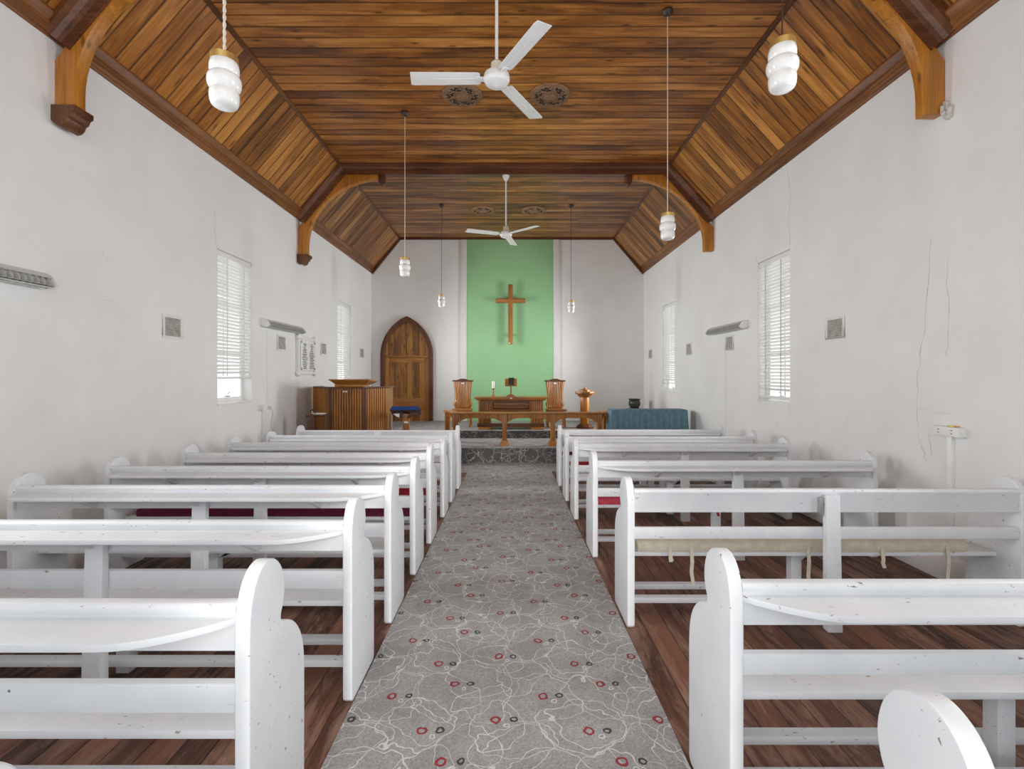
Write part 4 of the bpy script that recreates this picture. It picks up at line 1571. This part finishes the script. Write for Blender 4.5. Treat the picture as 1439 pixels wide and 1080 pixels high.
def build_side_table():
    x0, x1, y0, y1 = 1.84, 3.22, 8.70, 9.06
    zt = Z1 + 0.685
    cx, cy = (x0 + x1) / 2, (y0 + y1) / 2
    root = thing('side_table', 'plain timber table hidden under the teal cloth by the right wall', 'table', (cx, cy, Z1))
    hw, hd = (x1 - x0) / 2, (y1 - y0) / 2
    MB().box(-hw + 0.02, hw - 0.02, -hd + 0.02, hd - 0.02, 0.65, 0.68).build('table_top', 'oak_x', root, 0.003)
    for sx in (-1, 1):
        for sy in (-1, 1):
            a, b = sx * (hw - 0.08), sy * (hd - 0.08)
            MB().box(a - 0.025, a + 0.025, b - 0.025, b + 0.025, 0, 0.65).build('leg', 'oak_z', root, 0.003)
    cl = thing('tablecloth', 'gathered teal cloth over the table near the right wall', 'tablecloth', (cx, cy, zt))
    MB().box(-hw, hw, -hd, hd, -0.006, 0.004).build('cloth_top', 'teal', cl, 0.003)
    m = MB()
    per = []
    P = [(-hw, hd), (-hw, -hd), (hw, -hd), (hw, hd)]
    for (a, b) in zip(P[:-1], P[1:]):
        L = math.dist(a, b)
        n = int(L / 0.012)
        for i in range(n):
            t = i / n
            per.append((a[0] + (b[0] - a[0]) * t, a[1] + (b[1] - a[1]) * t))
    per.append(P[-1])
    rnd = random.Random(3)
    rows = 10
    vs, fs = [], []
    ph = 0
    phs = []
    for i in range(len(per)):
        ph += rnd.uniform(0.45, 0.95)
        phs.append(ph)
    for r in range(rows + 1):
        t = r / rows
        for i, (x, y) in enumerate(per):
            amp = 0.004 + 0.016 * t
            nx, ny = (x / hw), (y / hd)
            e = 0.035 * t + amp * math.sin(phs[i])
            if abs(y) > hd - 1e-4 and abs(x) > hw - 1e-4:
                dx, dy = math.copysign(1, x), math.copysign(0.6, y)
            elif abs(abs(x) - hw) < 1e-4:
                dx, dy = math.copysign(1, x), 0
            else:
                dx, dy = 0, -1
            vs.append((x + dx * e, y + dy * e, -0.66 * t))
    k = len(per)
    for r in range(rows):
        for i in range(k - 1):
            fs.append((r * k + i, r * k + i + 1, (r + 1) * k + i + 1, (r + 1) * k + i))
    m.add(vs, fs)
    o = m.build('skirt', 'teal', cl, smooth=80, flip=False)
    sd = o.modifiers.new('thick', 'SOLIDIFY')
    sd.thickness = 0.003
    # pot on a stand in the corner
    root = thing('plant_stand', 'small brown timber stand in the right corner carrying the dark pot', 'stand', (2.98, 11.5, Z2))
    zz = 0.33
    MB().box(-0.175, 0.175, -0.17, 0.17, zz, zz + 0.03).build('top', 'dark_x', root, 0.006)
    MB().box(-0.12, 0.12, -0.12, 0.12, zz + 0.03, zz + 0.045).build('raised_pad', 'stain', root, 0.004)
    for sx in (-1, 1):
        for sy in (-1, 1):
            MB().box(sx * 0.13 - 0.018, sx * 0.13 + 0.018, sy * 0.13 - 0.018, sy * 0.13 + 0.018, 0, zz).build('leg', 'dark_z', root, 0.003)
    root = thing('pot', 'dark glazed round pot on the corner stand behind the teal table', 'pot', (2.98, 11.5, Z2 + zz + 0.045))
    m = MB()
    m.lathe([(0.0, 0.0), (0.085, 0.0), (0.10, 0.012), (0.132, 0.06), (0.142, 0.11), (0.136, 0.165), (0.126, 0.185), (0.132, 0.20), (0.15, 0.215), (0.15, 0.225), (0.122, 0.222), (0.115, 0.18), (0.125, 0.11), (0.08, 0.03), (0.0, 0.025)], 36)
    m.build('bowl', 'pot', root)


def build_overhead():
    build_fan(-0.113, BEAM_Y[0], (180, -60, 60), 'white three bladed ceiling fan nearest the camera', 3.93)
    build_fan(-0.084, BEAM_Y[1], (199, 319, 79), 'white three bladed ceiling fan hanging from the far beam, before the green panel', 3.95)
    build_pendant(-1.406, 2.34, 3.165, 'white glass pendant on twisted cream cord, nearest on the left', 'twist')
    build_pendant(1.40, 2.46, 3.32, 'white glass pendant on dark cord, nearest on the right', 'brown')
    build_pendant(1.508, 4.59, 3.156, 'white glass pendant hung before the far right roof brace', 'cream')
    build_pendant(-1.417, 6.37, 3.17, 'white glass pendant hung above the arched door on the left', 'cream')
    build_pendant(-1.43, 9.84, 3.26, 'small distant white glass pendant left of the green panel', 'brown')
    build_pendant(1.241, 9.84, 3.14, 'small distant white glass pendant right of the green panel', 'brown')
    build_medallion(-0.61, 5.97, 'round carved ceiling medallion left of the near fan')
    build_medallion(0.49, 5.97, 'round carved ceiling medallion right of the near fan')
    build_medallion(-0.60, 10.14, 'round carved ceiling medallion above the green panel, left one')
    build_medallion(0.48, 10.14, 'round carved ceiling medallion above the green panel, right one')


def build_wall_things():
    build_vent(-1, 5.03, 2.105, 'square louvred vent on the left wall between camera and near window')
    build_vent(-1, 7.42, 2.10, 'square louvred vent on the left wall under the strip light')
    build_vent(-1, 9.08, 2.10, 'square louvred vent on the left wall just beyond the lettered tablet')
    build_vent(-1, 11.42, 2.13, 'square louvred vent on the left wall in the corner by the arched door')
    build_vent(1, 5.0, 2.09, 'square louvred vent on the right wall between camera and near window')
    build_vent(1, 7.42, 2.10, 'square louvred vent on the right wall under the strip light')
    build_vent(1, 9.11, 2.10, 'square louvred vent on the right wall between strip light and far window')
    build_vent(1, 11.62, 2.12, 'square louvred vent on the right wall beyond the far window')
    build_light(-1, 2.42, 3.62, 2.31, 'louvred strip light cut by the left edge of the frame')
    build_light(-1, 6.80, 8.00, 2.35, 'louvred strip light beside the lettered tablet on the left wall')
    build_light(1, 6.82, 8.02, 2.33, 'louvred strip light on the right wall beside the near window')
    build_tablet()
    build_outlets()
    build_blind(WL, -1, *WIN[1], 1.555, 'raised venetian blind in the near left window showing glass below', 38, 'white_satin')
    build_blind(WL, -1, *WIN[2], 1.27, 'venetian blind in the far left window above the pulpit', 38, 'white_satin')
    build_blind(WR, 1, *WINR[1], 1.305, 'venetian blind with grey tapes in the near right window', 38, 'dirty')
    build_blind(WR, 1, *WINR[2], 1.42, 'venetian blind in the far right window near the pot', 38, 'white_satin')


build_floor()
build_walls()
build_ceiling()
build_windows()
build_door()
build_steps()
build_braces()
build_pews()
build_overhead()
build_wall_things()
build_cross()
build_table()
build_chair(-1.115, 11.05, 'high backed oak chair left of the communion table')
build_chair(1.02, 11.05, 'high backed oak chair right of the communion table')
build_font()
build_rail()
build_pulpit()
build_side_table()
